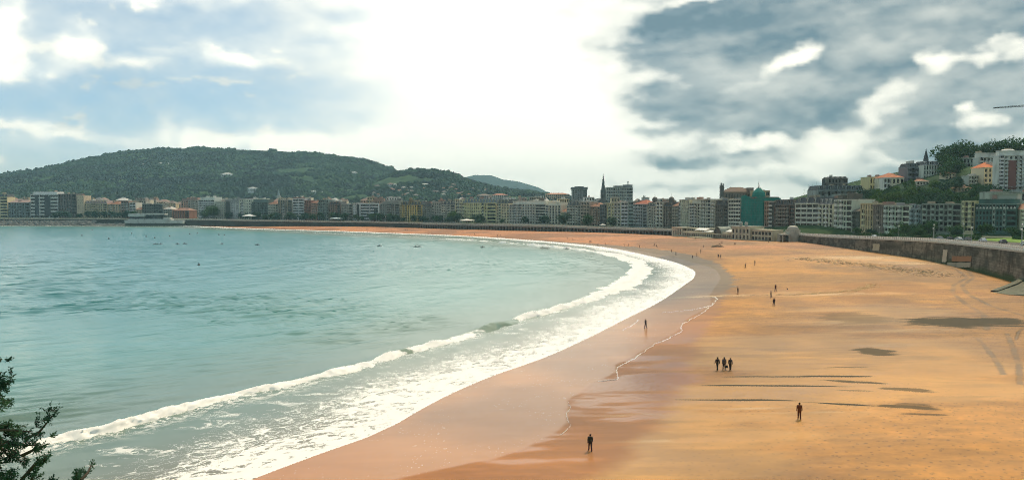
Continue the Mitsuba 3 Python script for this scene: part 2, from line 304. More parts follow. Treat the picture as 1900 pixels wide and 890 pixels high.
scene['wave_surface'] = {'type': 'blendbsdf', 'weight': proc(lambda p, n, uv: smoothstep(.25, .6, uv.x + .9 * (fbm(p.x * .9, p.y * .9, p.z * 2) - .5) + .25 * smoothstep(.25, .45, uv.y) * uv.x)), 'a': {'type': 'ref', 'id': 'wave_face'}, 'b': {'type': 'ref', 'id': 'foam_white'}}
scene['breaking_wave'] = ply(mv, 'wave_surface', True, uv=uvw); tag('breaking_wave', 'long white breaking wave rolling along the shore', kind='structure')

# thin foam lip left where a sheet of water stops on the sand
def foam_lip(line_px, name, wid, seed):
    pts = np.array([on_sand(*p)[:2] for p in line_px]); line = smooth_line(pts, .3)
    q = meshkit.fbm(np.c_[line / .9, np.full(len(line), seed)], 3, seed); q2 = meshkit.fbm(np.c_[line / 5, np.full(len(line), seed)], 3, seed + 3)
    t = np.gradient(line, axis=0); t /= np.linalg.norm(t, axis=1, keepdims=True); n = np.c_[-t[:, 1], t[:, 0]]
    line = line + n * ((q2 - .5) * 1.6)[:, None]
    w = wid * np.clip((q - .25) * 2.2, .05, 1.3) * np.clip(line[:, 1] / 110, .6, 3)
    cols = []
    for c, zz in ((-1, .004), (-.4, .05), (.4, .05), (1, .004)):
        P = line + n * (w * c)[:, None]
        cols.append(np.c_[P, z_sand_s(signed(L_water, *P.T), *P.T) + zz])
    v = np.stack(cols, 1).reshape(-1, 3); i, j = np.meshgrid(np.arange(len(line) - 1), np.arange(3), indexing='ij'); o = (i * 4 + j).ravel()
    f = np.vstack([np.c_[o, o + 1, o + 5], np.c_[o, o + 5, o + 4]])
    if np.cross(v[f[0, 1]] - v[f[0, 0]], v[f[0, 2]] - v[f[0, 0]])[2] < 0: f = f[:, ::-1]
    key = numbered(name); put(key, (v, f), 'foam_white', None, True); tag(key, 'thin line of white foam left on the wet sand', kind='stuff')
foam_lip([(1319, 562), (1317, 571), (1273, 597), (1256, 619), (1219, 638), (1174, 667), (1139, 688), (1146, 702), (1111, 708)], 'foam_line', .065, 3)
foam_lip([(1052, 745), (1052, 790), (1035, 806)], 'foam_line', .04, 5)
foam_lip([(1322, 550), (1319, 566), (1290, 573), (1230, 580)], 'foam_line', .07, 8)
foam_lip([(1188, 593), (1176, 603), (1158, 612)], 'foam_line', .06, 9)

# ------------------------------------------------------------------ sand
PUDDLES = [(1772, 597, 110, 11, -.02, 1.15), (1850, 596, 70, 11, .03, 1.1), (1620, 651, 38, 9, 0, .9), (1590, 590, 70, 14, 0, .5), (1560, 697.5, 80, 1.8, .012, 1), (1420, 698, 90, 1.6, 0, .95), (1440, 715, 150, 1.8, .008, 1), (1590, 708, 60, 2.5, .06, .9), (1680, 722, 60, 4, .05, .8),
           (1380, 741.5, 130, 2.0, .008, 1.05), (1560, 749, 70, 2.0, .05, 1), (1690, 755, 70, 4, .06, .85), (1720, 768, 60, 3, .03, .75), (1575, 681, 50, 1.4, 0, .7), (1700, 752, 40, 6, .03, .6), (1300, 741, 60, 1.4, 0, .8), (1590, 724, 40, 1.4, .03, .7)]
PUD = []
for px, py, rx, ry, slope, k in PUDDLES:
    c = on_sand(px, py); d = c[1]
    e = on_sand(px + rx, py + slope * rx); g = on_sand(px, py + ry)
    ax = e[:2] - c[:2]; PUD.append((c[0], c[1], ax[0], ax[1], abs(c[1] - g[1]), k))
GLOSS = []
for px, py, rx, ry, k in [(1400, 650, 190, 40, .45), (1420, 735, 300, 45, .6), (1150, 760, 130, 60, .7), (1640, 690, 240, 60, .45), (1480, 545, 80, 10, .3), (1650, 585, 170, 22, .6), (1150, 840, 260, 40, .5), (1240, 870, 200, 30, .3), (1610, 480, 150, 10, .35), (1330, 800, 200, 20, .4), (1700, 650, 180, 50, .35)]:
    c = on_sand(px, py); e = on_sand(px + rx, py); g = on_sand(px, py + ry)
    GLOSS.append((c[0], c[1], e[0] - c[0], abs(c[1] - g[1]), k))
def puddle(p):
    w = mi.Float(0); wob = 1.0 * (fbm(p.x * .20, p.y * 1.0, 2, 5) - .5)
    for cx, cy, ax, ay, ry, k in PUD:
        L2 = ax * ax + ay * ay; dx, dy = p.x - cx, p.y - cy
        u, vv = (dx * ax + dy * ay) / L2, (dy * ax - dx * ay) / math.sqrt(L2) / ry
        w = dr.maximum(w, k * smoothstep(1.0, .72, dr.sqrt(u * u + vv * vv) + wob))
    return dr.clip(w, 0, 1)
PALE = []
for px, py, rx, ry, k in [(1600, 478, 110, 3.5, .9), (1690, 488, 60, 3, .9), (1560, 545, 110, 2.2, .7), (1330, 549, 90, 1.6, .9), (1560, 601, 60, 5, .4), (1680, 612, 130, 3, .4), (1640, 640, 60, 3, .35), (1400, 757, 70, 2, .6), (1500, 765, 90, 2, .45), (1240, 817, 90, 2.5, .5), (1170, 770, 60, 2, .5), (1720, 505, 60, 2, .5)]:
    c = on_sand(px, py); e = on_sand(px + rx, py); g = on_sand(px, py + ry); PALE.append((c[0], c[1], e[0] - c[0], abs(c[1] - g[1]), k))
def pale(p):
    w = mi.Float(0)
    for cx, cy, rx, ry, k in PALE: w = dr.maximum(w, k * dr.exp(-dr.square((p.x - cx) / rx) - dr.square((p.y - cy) / ry)))
    return dr.clip(w * smoothstep(.30, .62, fbm(p.x * .35, p.y * 1.2, 9, 4)) * 1.1, 0, 1)
TRACKS = []
for wid, pix in [(.55, [(1690, 478), (1740, 488), (1775, 500), (1795, 515), (1770, 528), (1767, 542), (1790, 562), (1825, 583), (1832, 612)]), (.55, [(1720, 478), (1765, 489), (1795, 500), (1806, 515), (1785, 530), (1795, 545), (1840, 568), (1900, 585), (1960, 600)]), (.38, [(1815, 628), (1830, 645), (1848, 668), (1862, 694)]), (.38, [(1868, 618), (1880, 645), (1890, 675), (1893, 712)]), (.25, [(1905, 605), (1890, 615), (1885, 630)])]:
    q = [on_sand(*z)[:2] for z in pix]
    for a_, b_ in zip(q, q[1:]): TRACKS.append((a_, b_, wid))
def tracks(p):
    w = mi.Float(0); nz = .5 * (fbm(p.x * 1.4, p.y * 1.4, 21, 3) - .5)
    for a_, b_, wid in TRACKS:
        dx, dy = float(b_[0] - a_[0]), float(b_[1] - a_[1]); L2 = dx * dx + dy * dy
        t = dr.clip(((p.x - float(a_[0])) * dx + (p.y - float(a_[1])) * dy) / L2, 0, 1)
        d = dr.sqrt(dr.square(p.x - float(a_[0]) - t * dx) + dr.square(p.y - float(a_[1]) - t * dy))
        w = dr.maximum(w, smoothstep(wid * 1.6, wid * .5, d + nz * .6))
    return w * (.45 + .55 * smoothstep(.35, .6, fbm(p.x * .25, p.y * .25, 23, 3)))
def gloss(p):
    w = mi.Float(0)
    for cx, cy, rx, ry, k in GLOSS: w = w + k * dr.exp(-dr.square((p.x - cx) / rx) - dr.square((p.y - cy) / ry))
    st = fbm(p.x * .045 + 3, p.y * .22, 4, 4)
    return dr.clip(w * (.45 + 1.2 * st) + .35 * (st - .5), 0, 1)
def streak(p): return .6 * fbm(p.x * .045 + .03 * p.y, p.y * .12, 31, 4) + .4 * fbm(p.x * .16, p.y * .55, 33, 3)
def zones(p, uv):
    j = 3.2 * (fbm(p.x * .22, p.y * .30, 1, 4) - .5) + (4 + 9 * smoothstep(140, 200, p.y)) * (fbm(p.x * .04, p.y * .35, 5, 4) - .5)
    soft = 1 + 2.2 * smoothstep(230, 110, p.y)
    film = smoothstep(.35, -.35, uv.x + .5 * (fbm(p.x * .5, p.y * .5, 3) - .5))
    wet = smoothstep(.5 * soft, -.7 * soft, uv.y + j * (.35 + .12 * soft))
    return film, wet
def sand_colour(p, n, uv):
    film, wet = zones(p, uv)
    g, pu = gloss(p), puddle(p)
    a = fbm(p.x * .045, p.y * .036, 1, 4); b = fbm(p.x * .5, p.y * .9, 2, 3); tr = fbm(p.x * .012, p.y * .02, 6, 3)
    c = mix((.45, .190, .018), (.30, .115, .006), smoothstep(.34, .66, a))
    c = mix(c, (.47, .175, .055), smoothstep(330, 520, p.y))
    c = mix(c, (.25, .115, .018), .6 * smoothstep(.45, .7, tr) * smoothstep(25, 50, p.x - .1 * p.y))
    sp = fbm(p.x * 2.6, p.y * 3.6, 12, 3)
    d1, d2, which = voronoi(p.x * 1.15, p.y * .9)
    prints = smoothstep(.20, .10, d1) * smoothstep(.42, .56, fbm(p.x * .05, p.y * .035, 41, 4)) * smoothstep(.35, .45, which)
    c = c * (1 - .45 * prints * smoothstep(1, 6, uv.y))
    c = c * (.74 + .52 * b) * (.86 + .28 * sp)
    c = mix(c, (.60, .30, .055), .62 * smoothstep(.14, .5, g))  # paler gold painted in as sky sheen on the damp sand
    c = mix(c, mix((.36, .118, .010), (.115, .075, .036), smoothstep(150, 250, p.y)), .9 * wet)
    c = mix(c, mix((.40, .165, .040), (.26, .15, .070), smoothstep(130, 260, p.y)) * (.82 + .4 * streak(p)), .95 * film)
    sparkle = smoothstep(.76, .86, fbm(p.x * 4.5, p.y * 2.2, 4, 2)) * smoothstep(.45, .6, fbm(p.x * .25, p.y * .25, 8))  # pale specks painted in as sparkles on the water film
    c = mix(c, (.8, .76, .7), .18 * film * sparkle)
    c = mix(c, (.60, .40, .19), pale(p)); c = mix(c, (.17, .095, .028), .78 * tracks(p))
    c = c * (1 - .22 * smoothstep(.50, .34, streak(p)) * (1 - film)) * (.56 + .40 * smoothstep(.36, .60, fbm(p.x * .030 + 5, p.y * .022, 51, 4)))
    return mix(c, (.040, .034, .018), .97 * pu)
def sand_rough(p, n, uv):
    film, wet = zones(p, uv)
    r = .62 - .34 * gloss(p)
    r = r - .18 * smoothstep(.46, .60, streak(p)) * gloss(p)
    r = r * (1 - wet) + (.50 - .38 * smoothstep(.46, .56, streak(p)) * smoothstep(190, 120, p.y)) * wet
    r = r * (1 - film) + (.13 + .12 * fbm(p.x * 1.2, p.y * 1.2, 2)) * film
    return r * (1 - puddle(p)) + .85 * puddle(p)
def sand_coat(p, n, uv):
    film, wet = zones(p, uv)
    return dr.clip(.40 * film + (.04 + .8 * smoothstep(.46, .58, streak(p)) * smoothstep(190, 120, p.y)) * wet * (1 - film) + (.5 + .8 * smoothstep(.44, .58, streak(p))) * gloss(p), 0, 1) * (1 - puddle(p))
def sand_bump(p, n, uv):
    film, wet = zones(p, uv)
    dryk = (1 - wet) * (1 - gloss(p)) * (1 - puddle(p))
    foot = fbm(p.x * 1.6, p.y * 1.6, 3, 3) * smoothstep(.42, .6, fbm(p.x * .03, p.y * .05, 4))
    return (.06 * fbm(p.x * .8, p.y * .8, 1, 3) + .14 * foot - .10 * tracks(p)) * (.15 + .85 * dryk) + .012 * fbm(p.x * 1.8, p.y * 3.5, 5, 2) * film
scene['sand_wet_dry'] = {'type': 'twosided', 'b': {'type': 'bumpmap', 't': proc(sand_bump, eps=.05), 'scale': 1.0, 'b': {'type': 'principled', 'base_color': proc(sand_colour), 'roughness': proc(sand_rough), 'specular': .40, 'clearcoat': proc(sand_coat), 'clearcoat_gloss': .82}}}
def sand_mesh():
    xs = np.r_[-np.flip(graded(30, 1000, .02, 1.2)), np.arange(-29, 150, 1.0), graded(150, 330, .02, 1.5)[1:]]
    ys = graded(40, 1120, .008, .5)
    X, Y, f = grid(xs, ys); x, y = X.ravel(), Y.ravel()
    s = signed(L_water, x, y); z = z_sand_s(s, x, y)
    v = np.c_[x, y, z]
    return keep(v, f, s > -14, np.c_[signed(L_film, x, y), signed(L_wet, x, y)])
v, f, uv = sand_mesh()
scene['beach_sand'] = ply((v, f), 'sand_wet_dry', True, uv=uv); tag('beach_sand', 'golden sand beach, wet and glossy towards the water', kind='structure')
bsdf('seabed', base_color=rgb(.2, .17, .1), roughness=.9)
put('sea_floor', (np.array([[-9000, -60, -7.4], [9000, -60, -7.4], [9000, 9000, -7.4], [-9000, 9000, -7.4]]), np.array([[0, 1, 2], [0, 2, 3]])), 'seabed'); tag('sea_floor', 'ground below the bay and the town', kind='structure')

# ------------------------------------------------------------------ sea wall line, promenade, town ground
WALL = [(-170, 1120, 9.2, 0), (0, 1083, 9.0, 0), (340, 1051, 8.5, 0), (460, 986, 8.0, .5), (660, 939, 7.0, 1), (840, 830, 6.8, 2), (1010, 745, 7.0, 2), (1100, 713, 6.1, 2), (1245, 636, 6.2, 2), (1330, 606, 6.3, 2), (1400, 572, 6.5, 2), (1450, 541, 6.6, 2), (1500, 498, 6.7, 2),
        (1600, 410, 8.3, 2), (1701, 349, 9.7, 2), (1757, 312, 10.4, 2), (1825, 269, 11, 2), (1900, 231, 11.5, 2), (2010, 190, 12, 2), (2200, 140, 12.5, 2.), (2500, 92, 13, 2.)]
WX = np.array([at(px, 420, Y)[0] for px, Y, _, _ in WALL]); WP = np.c_[WX, [w[1] for w in WALL]]; WZ = np.array([w[2] for w in WALL])
_d = np.r_[0, np.cumsum(np.linalg.norm(np.diff(WP, axis=0), axis=1))]
from scipy.interpolate import PchipInterpolator
WARC = np.arange(0, _d[-1], 4.0)
WL = np.stack([PchipInterpolator(_d, WP[:, 0])(WARC), PchipInterpolator(_d, WP[:, 1])(WARC)], -1); WLZ = PchipInterpolator(_d, WZ)(WARC)
_t = np.gradient(WL, axis=0); _t /= np.linalg.norm(_t, axis=1, keepdims=True); WN = np.c_[-_t[:, 1], _t[:, 0]]   # landward
WPX = 950 + FOCAL * WL[:, 0] / WL[:, 1]
def prom_z(px): return float(np.interp(px, WPX, WLZ))
def wall_at(px, off=0.0, dz=0.0):
    i = np.interp(px, WPX, np.arange(len(WL))); k = min(int(i), len(WL) - 2); t = i - k
    p = WL[k] * (1 - t) + WL[k + 1] * t + WN[k] * off
    return np.array([p[0], p[1], prom_z(px) + dz])
def strip(off0, off1, z0, z1, sel=None):
    """ribbon beside the sea wall from one landward offset to another"""
    idx = np.arange(len(WL)) if sel is None else np.where(sel)[0]
    a = np.c_[WL[idx] + WN[idx] * off0, WLZ[idx] + z0]; b = np.c_[WL[idx] + WN[idx] * off1, WLZ[idx] + z1]
    v = np.stack([a, b], 1).reshape(-1, 3); o = np.arange(len(idx) - 1) * 2
    return v, np.vstack([np.c_[o, o + 2, o + 3], np.c_[o, o + 3, o + 1]])
def profile_sweep(prof, sel=None):
    """closed profile of (landward offset, z above the wall top) swept along the sea wall"""
    idx = np.arange(len(WL)) if sel is None else np.where(sel)[0]
    k = len(prof); v = np.stack([np.c_[WL[idx] + WN[idx] * o, WLZ[idx] + z if z > -50 else np.full(len(idx), z + 100)] for o, z in prof], 1).reshape(-1, 3)
    i, j = np.meshgrid(np.arange(len(idx) - 1), np.arange(k), indexing='ij'); a, b = (i * k + j).ravel(), (i * k + (j + 1) % k).ravel()
    f = np.vstack([np.c_[a, b, b + k], np.c_[a, b + k, a + k]])
    n = len(idx) * k
    c = np.arange(1, k - 1)
    return v, np.vstack([f, np.c_[0 * c, c + 1, c], np.c_[0 * c + n - k, n - k + c, n - k + c + 1]])
bsdf('paving', base_color=proc(lambda p, n, uv: mix((.15, .14, .125), (.10, .095, .085), fbm(p.x * .5, p.y * .5, 1))), roughness=.8)
bsdf('asphalt', base_color=rgb(.055, .055, .055), roughness=.85)
bsdf('ground_dirt', base_color=proc(lambda p, n, uv: mix((.10, .11, .085), (.06, .09, .045), fbm(p.x * .02, p.y * .02, 1))), roughness=.9)
bsdf('lawn', base_color=proc(lambda p, n, uv: mix((.10, .20, .035), (.16, .26, .05), fbm(p.x * .2, p.y * .2, 1, 4))), roughness=.9, specular=.2)
put('town_ground', strip(0.3, 70, -.05, .1), 'ground_dirt')
def far_ground():
    idx = np.arange(0, len(WL), 6); rings = [(70, .1), (200, .4), (600, 1.0), (2000, 2), (7000, 2)]
    v = np.stack([np.c_[WL[idx] + WN[idx] * o, np.where(o > 600, 9, WLZ[idx]) + z] for o, z in rings], 1).reshape(-1, 3)
    i, j = np.meshgrid(np.arange(len(idx) - 1), np.arange(len(rings) - 1), indexing='ij'); k = len(rings); a = (i * k + j).ravel()
    return v, np.vstack([np.c_[a, a + k, a + k + 1], np.c_[a, a + k + 1, a + 1]])
put('town_ground_behind', far_ground(), 'ground_dirt')
tag('town_ground', 'ground of the town behind the promenade', kind='structure'); tag('town_ground_behind', 'far ground of the town towards the hills', kind='structure')
put('promenade', strip(.6, 11, 0.0, .05), 'paving'); tag('promenade', 'paved promenade on top of the sea wall', kind='structure')
put('kerb', profile_sweep([(11, -.02), (11.3, -.02), (11.3, .17), (11, .17)]), 'paving'); tag('kerb', 'stone kerb of the promenade', kind='structure')
put('road', strip(11.3, 25, .05, .06), 'asphalt'); tag('road', 'asphalt road along the promenade', kind='structure')

def wall_colour(p, n, uv):
    st = fbm(p.x * .12 + p.y * .1, p.y * .12, p.z * .35, 4); drip = fbm(p.x * .9 + p.y * .9, 0, p.z * .08, 3)
    bx = dr.floor(p.z * 1.1); blk = cell_rand(p.x * .35 + p.y * .35 + .5 * bx, bx)
    c = mix((.27, .25, .20), (.11, .115, .095), smoothstep(.35, .65, st)) * (.75 + .5 * blk)
    c = mix(c, (.06, .058, .05), .75 * smoothstep(.5, .72, drip))
    c = mix(c, (.36, .32, .24), .6 * smoothstep(.62, .74, st) * smoothstep(5.5, 3.0, p.z))
    c = mix(c, (.05, .10, .03), .92 * smoothstep(2.4, 0, p.z - 2.0 - 2.4 * (st - .3)) * smoothstep(360, 290, p.y))
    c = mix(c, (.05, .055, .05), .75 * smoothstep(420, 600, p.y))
    jn = dr.minimum(dr.abs(p.z * 1.1 - dr.floor(p.z * 1.1) - .5), 1) ; c = c * (1 - .38 * smoothstep(.40, .47, jn))
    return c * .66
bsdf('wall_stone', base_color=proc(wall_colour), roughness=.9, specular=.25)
t_ = 'sea_wall'
labels[t_] = {'label': 'long weathered stone sea wall curving round the beach', 'category': 'wall'}
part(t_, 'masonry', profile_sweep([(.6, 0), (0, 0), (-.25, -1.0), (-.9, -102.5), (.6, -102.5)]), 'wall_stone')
part(t_, 'coping', profile_sweep([(-.45, -.45), (.8, -.45), (.8, .12), (-.45, .12)]), 'paint_clean', (.42, .41, .36))
def pilasters():
    m = MB()
    for i in range(len(WL) - 1):
        if not 780 < WPX[i] < 1250: continue
        p, n, t = WL[i], WN[i], np.array([WN[i][1], -WN[i][0]])
        for dt in (0,):
            q = [p + t * a + n * b for a, b in ((-.45, -1.5), (.45, -1.5), (.45, -.05), (-.45, -.05))]
            m.raw([[*c, 1.0] for c in q] + [[*c, WLZ[i] - .46] for c in q], BOXF)
    return m.out()
part(t_, 'pillar', pilasters(), 'paint_clean', (.16, .165, .155), kind='stuff')
part(t_, 'gallery_slab', profile_sweep([(-2.0, -1.15), (-.2, -1.15), (-.2, -.75), (-2.0, -.75)], (WPX > 780) & (WPX < 1250)), 'paint_clean', (.3, .3, .28))
def patch_on_wall(px0, px1, y0, y1, col, label):
    vs, fs = [], []
    n = 8
    for k in range(n + 1):
        px = px0 + (px1 - px0) * k / n; w = wall_at(px)
        for yy in (y0, y1):
            z = CAMZ + (HORIZON - yy) / FOCAL * w[1]
            lean = .25 + .75 * np.clip((w[2] - z) / 9, 0, 1)
            q = wall_at(px, -(lean + .06)); vs.append([q[0], q[1], z])
    o = np.arange(n) * 2
    return part(t_, 'render_patch', (np.array(vs), np.vstack([np.c_[o, o + 1, o + 3], np.c_[o, o + 3, o + 2]])), 'facade', col, label=label)
patch_on_wall(1623, 1635, 452, 465, (.42, .39, .28), 'pale square patch low on the sea wall')
patch_on_wall(1754, 1762, 463, 486, (.42, .39, .31), 'pale upright patch on the near wall')
patch_on_wall(1772, 1808, 475, 485, (.27, .14, .07), 'orange brick patch on the near wall')
patch_on_wall(1764, 1808, 487, 496, (.30, .29, .22), 'pale worn render under the brick patch')
# balustrade
t_ = 'promenade_railing'; labels[t_] = {'label': 'white balustrade along the promenade edge above the sea wall', 'category': 'railing'}
sel = (WPX > 300)
part(t_, 'top_rail', profile_sweep([(-.2, 1.05), (.12, 1.05), (.12, 1.25), (-.2, 1.25)], sel), 'paint_clean', (.66, .65, .60))
part(t_, 'bottom_rail', profile_sweep([(-.16, .2), (.08, .2), (.08, .36), (-.16, .36)], sel), 'paint_clean', (.6, .6, .55))
def posts():
    m = MB()
    for s_ in np.arange(0, WARC[-1], 2.1):
        i = int(s_ / 4); 
        if i >= len(WL) - 1 or not 1480 < WPX[i] < 2060: continue
        f_ = s_ / 4 - i; p = WL[i] * (1 - f_) + WL[i + 1] * f_; z = WLZ[i] * (1 - f_) + WLZ[i + 1] * f_
        m.cyl((p[0] - .04, p[1]), .27, z + .12, z + 1.34, 8, .24)
    return m.out()
part(t_, 'post', posts(), 'paint_clean', (.78, .77, .73), kind='stuff')
# rocks at the foot of the wall on the far left, and the slipway on the near right
def rock_mesh(n, place, size, seed):
    g = np.random.default_rng(seed); ico = trimesh.creation.icosphere(1); m = MB()
    for k in range(n):
        v = ico.vertices * (1 + .28 * g.normal(size=(len(ico.vertices), 1))) * (size * g.uniform(.6, 1.4)) * np.array([1.2, .9, .7])
        a = g.uniform(0, 6.3); c, s_ = math.cos(a), math.sin(a)
        m.raw(v @ np.array([[c, -s_, 0], [s_, c, 0], [0, 0, 1]]) + place(g), ico.faces)
    return m.out()
bsdf('rock', base_color=proc(lambda p, n, uv: mix((.24, .24, .23), (.11, .12, .12), fbm(p.x * .5, p.y * .5, p.z, 3))), roughness=.9)
def rp(g):
    px = g.uniform(-60, 245); k = g.uniform(0, 1); w = wall_at(px, -1 - 12 * k); return np.array([w[0], w[1], .2 + (1 - k) * 6.0 * (1 if px < 180 else .35)])
put('breakwater_rocks', rock_mesh(900, rp, 1.5, 5), 'rock'); tag('breakwater_rocks', 'grey boulders piled against the far sea wall', kind='stuff')

# ------------------------------------------------------------------ hills
def hill(name, prof, Y0, Y1, Y2, label, seed, bs, rough=1.0, zb=8):
    px = np.array([p[0] for p in prof]); top = np.array([CAMZ + (HORIZON - p[1]) / FOCAL * Y1 for p in prof])
    X = (px - 950) / FOCAL * Y1
    xs = np.linspace(X[0], X[-1], 190); ys = np.r_[np.linspace(Y0, Y1, 60), np.linspace(Y1, Y2, 16)[1:]]
    gx, gy, f = grid(xs, ys); H = np.interp(gx, X, top) - zb
    t = np.where(gy < Y1, (gy - Y0) / (Y1 - Y0), (Y2 - gy) / (Y2 - Y1))
    sh = np.clip(t, 0, 1) ** .85 * (1.0 - .10 * np.sin(np.pi * t))
    q = np.stack([gx / 330, gy / 420, np.zeros_like(gx)], -1)
    rav = (meshkit.fbm(q, 4, seed) - .5) * 90 * rough * np.sin(np.pi * np.clip(t, 0, 1)) * np.clip(H / 150, 0, 1)
    z = zb + np.maximum(-8, H * sh + rav)
    v = np.c_[gx.ravel(), gy.ravel(), z.ravel()]
    put(name, (v, f), bs, None, True); tag(name, label, kind='structure')
    from scipy.interpolate import RegularGridInterpolator
    return RegularGridInterpolator((ys, xs), z, bounds_error=False, fill_value=zb), (xs[0], xs[-1])
def hill_colour(p, n, uv):
    a, b = fbm(p.x * .006, p.y * .006, p.z * .01, 4), fbm(p.x * .03, p.y * .03, p.z * .05, 3)
    c = mix((.020, .050, .030), (.035, .075, .032), smoothstep(.35, .65, b))
    return mix(c, (.05, .095, .045), smoothstep(.58, .70, a))
bsdf('hill_slope', base_color=proc(hill_colour), roughness=.95, specular=.1)
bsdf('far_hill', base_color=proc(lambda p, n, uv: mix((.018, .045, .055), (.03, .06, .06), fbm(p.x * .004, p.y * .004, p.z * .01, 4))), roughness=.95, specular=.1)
ULIA = [(-330, 384), (-160, 374), (0, 359), (40, 346), (90, 323), (130, 309), (180, 295), (230, 284), (300, 278), (370, 275), (440, 278), (520, 281), (580, 285), (630, 292), (680, 298), (720, 311), (760, 326), (820, 346), (900, 366), (1000, 380)]
AME = [(560, 384), (640, 360), (700, 335), (740, 320), (770, 317), (800, 315), (840, 323), (880, 339), (920, 349), (960, 355), (1010, 361), (1060, 368), (1130, 376), (1250, 384)]
FAR = [(700, 372), (800, 346), (860, 330), (880, 325), (912, 325.5), (932, 333), (962, 337), (1000, 348), (1020, 359), (1080, 370), (1180, 380), (1300, 384)]
h1, e1 = hill('hill', ULIA, 2050, 3500, 4600, 'large wooded hill behind the town', 31, 'hill_slope')
h2, e2 = hill('hill_second', AME, 1700, 2700, 3500, 'lower wooded hill right of the large one', 37, 'hill_slope', .8)
h3, e3 = hill('hill_far', FAR, 4700, 6500, 7300, 'pale distant hill beyond the town', 41, 'far_hill', 1.3)
put('hill_low', (lambda g: (np.c_[g[0].ravel(), g[1].ravel(), (8 + 30 * np.exp(-((g[0] - 300) / 800) ** 2) * np.clip(1 - np.abs(g[1] - 2200) / 700, 0, 1)).ravel()], g[2]))(grid(np.linspace(-500, 1400, 60), np.linspace(1500, 2900, 30))), 'hill_slope', None, True); tag('hill_low', 'low wooded rise behind the seafront', kind='structure')
def forest(hf, X0, X1, Y0, Y1, n, seed, r0, r1):
    g = np.random.default_rng(seed); ico = trimesh.creation.icosahedron(); m = MB()
    x = g.uniform(X0, X1, n); y = Y1 - (Y1 - Y0) * g.uniform(0, 1, n) ** 1.3; z = hf(np.c_[y, x])
    den = meshkit.fbm(np.c_[x / 160, y / 160, 0 * x], 4, seed)
    ok = (den > .365) & (z > 12); x, y, z = x[ok], y[ok], z[ok]; n = len(x)
    r = g.uniform(r0, r1, n) * np.where(g.uniform(size=n) < .06, 1.5, 1)
    V = ico.vertices[None] * r[:, None, None] * (1 + .22 * g.normal(size=(n, 12, 1))) * np.array([1, 1, .95])
    V = V + np.stack([x, y, z + .45 * r], -1)[:, None]
    F = ico.faces[None] + (np.arange(n) * 12)[:, None, None]
    return V.reshape(-1, 3), F.reshape(-1, 3)
bsdf('forest_leaf', base_color=proc(lambda p, n, uv: mix(mix((.003, .013, .019), (.021, .055, .032), smoothstep(.38, .62, .65 * fbm(p.x * .0065, p.y * .0065, p.z * .01, 3) + .35 * fbm(p.x * .03, p.y * .03, p.z * .03, 2))), (.045, .09, .04), smoothstep(.55, .72, cell_rand(p.x * .06, p.y * .06)) * smoothstep(.45, .6, fbm(p.x * .008, p.y * .008, 2)))), roughness=.95, specular=.1)
put('hill_forest', forest(h1, -2050, 60, 2080, 3520, 34000, 3, 4.2, 7.6), 'forest_leaf', None, True); tag('hill_forest', 'dense dark wood covering the large hill', kind='stuff')
put('hill_forest_second', forest(h2, -480, 420, 1750, 2720, 12000, 4, 3.6, 6.4), 'forest_leaf', None, True); tag('hill_forest_second', 'wood on the lower hill right of the large one', kind='stuff')
# Miramar side: steep wooded hill on the right, behind the seafront buildings
def zr(x, y):
    a = np.clip((x - 150) / 270, 0, 1); a = a * a * (3 - 2 * a); b = np.clip((y - 455) / 150, 0, 1); b = b * b * (3 - 2 * b)
    c = 1 - np.clip((y - 760) / 250, 0, 1) ** 2
    v = a * b * c; return 5.2 + 58 * v - 14 * (1 - np.clip(v / .06, 0, 1))
gx, gy, gf = grid(np.linspace(140, 900, 90), np.linspace(450, 1010, 80))
put('hill_right', (np.c_[gx.ravel(), gy.ravel(), zr(gx, gy).ravel()], gf), 'hill_slope', None, True); tag('hill_right', 'steep wooded slope behind the right seafront', kind='structure')
# the headland the photograph is taken from
cx, cy, cf = grid(np.linspace(-160, 160, 70), np.linspace(-80, 48, 50))
slope = np.where(cy < 2.5, 22.3, np.maximum(22.3 - (cy - 2.5) * .47, .2)) - .00 * cx
slope = slope + .25 * (meshkit.fbm(np.stack([cx / 4, cy / 4, 0 * cx], -1), 3, 2) - .5) * (cy > 3)
put('headland', (np.c_[cx.ravel(), cy.ravel(), slope.ravel()], cf), 'lawn', None, True); tag('headland', 'grassy headland under the viewpoint', kind='structure')
hz = lambda x, y: 22.3 if y < 2.5 else max(22.3 - (y - 2.5) * .47, .2)
# haze box
x0, x1, y0, y1, z0, z1 = -5200, 5200, -150, 7600, -8.6, 345
scene['haze'] = {'type': 'cube', 'to_world': T().translate([(x0 + x1) / 2, (y0 + y1) / 2, (z0 + z1) / 2]).scale([(x1 - x0) / 2, (y1 - y0) / 2, (z1 - z0) / 2]), 'bsdf': {'type': 'null'}, 'interior': {'type': 'ref', 'id': 'haze_air'}}
tag('haze', 'thin sea haze in the air', kind='stuff')
# ------------------------------------------------------------------ buildings
DB_PX = [-60, 340, 460, 660, 840, 1010, 1100, 1245, 1440, 1500, 1600, 1700, 1800, 1910]
DB_Y = [1180, 1130, 1060, 1000, 905, 810, 775, 700, 600, 572, 505, 450, 432, 415]
dep = lambda px: float(np.interp(px, DB_PX, DB_Y))
def zat(px, py, Y): return CAMZ + (HORIZON - py) / FOCAL * Y * 1.0
class Frame:
    """facade frame: u along the front from its left end, v into the building, z up from its foot"""
    def __init__(s, px0, px1, Y0, Y1, zb):
        a, b = at(px0, 400, Y0)[:2], at(px1, 400, Y1)[:2]
        s.a, s.W = a, float(np.linalg.norm(b - a)); s.e = (b - a) / s.W; s.n = np.array([-s.e[1], s.e[0]]); s.zb = zb
    def __call__(s, v):
        v = np.asarray(v, float); xy = s.a + v[:, :1] * s.e + v[:, 1:2] * s.n
        return np.c_[xy, v[:, 2] + s.zb]
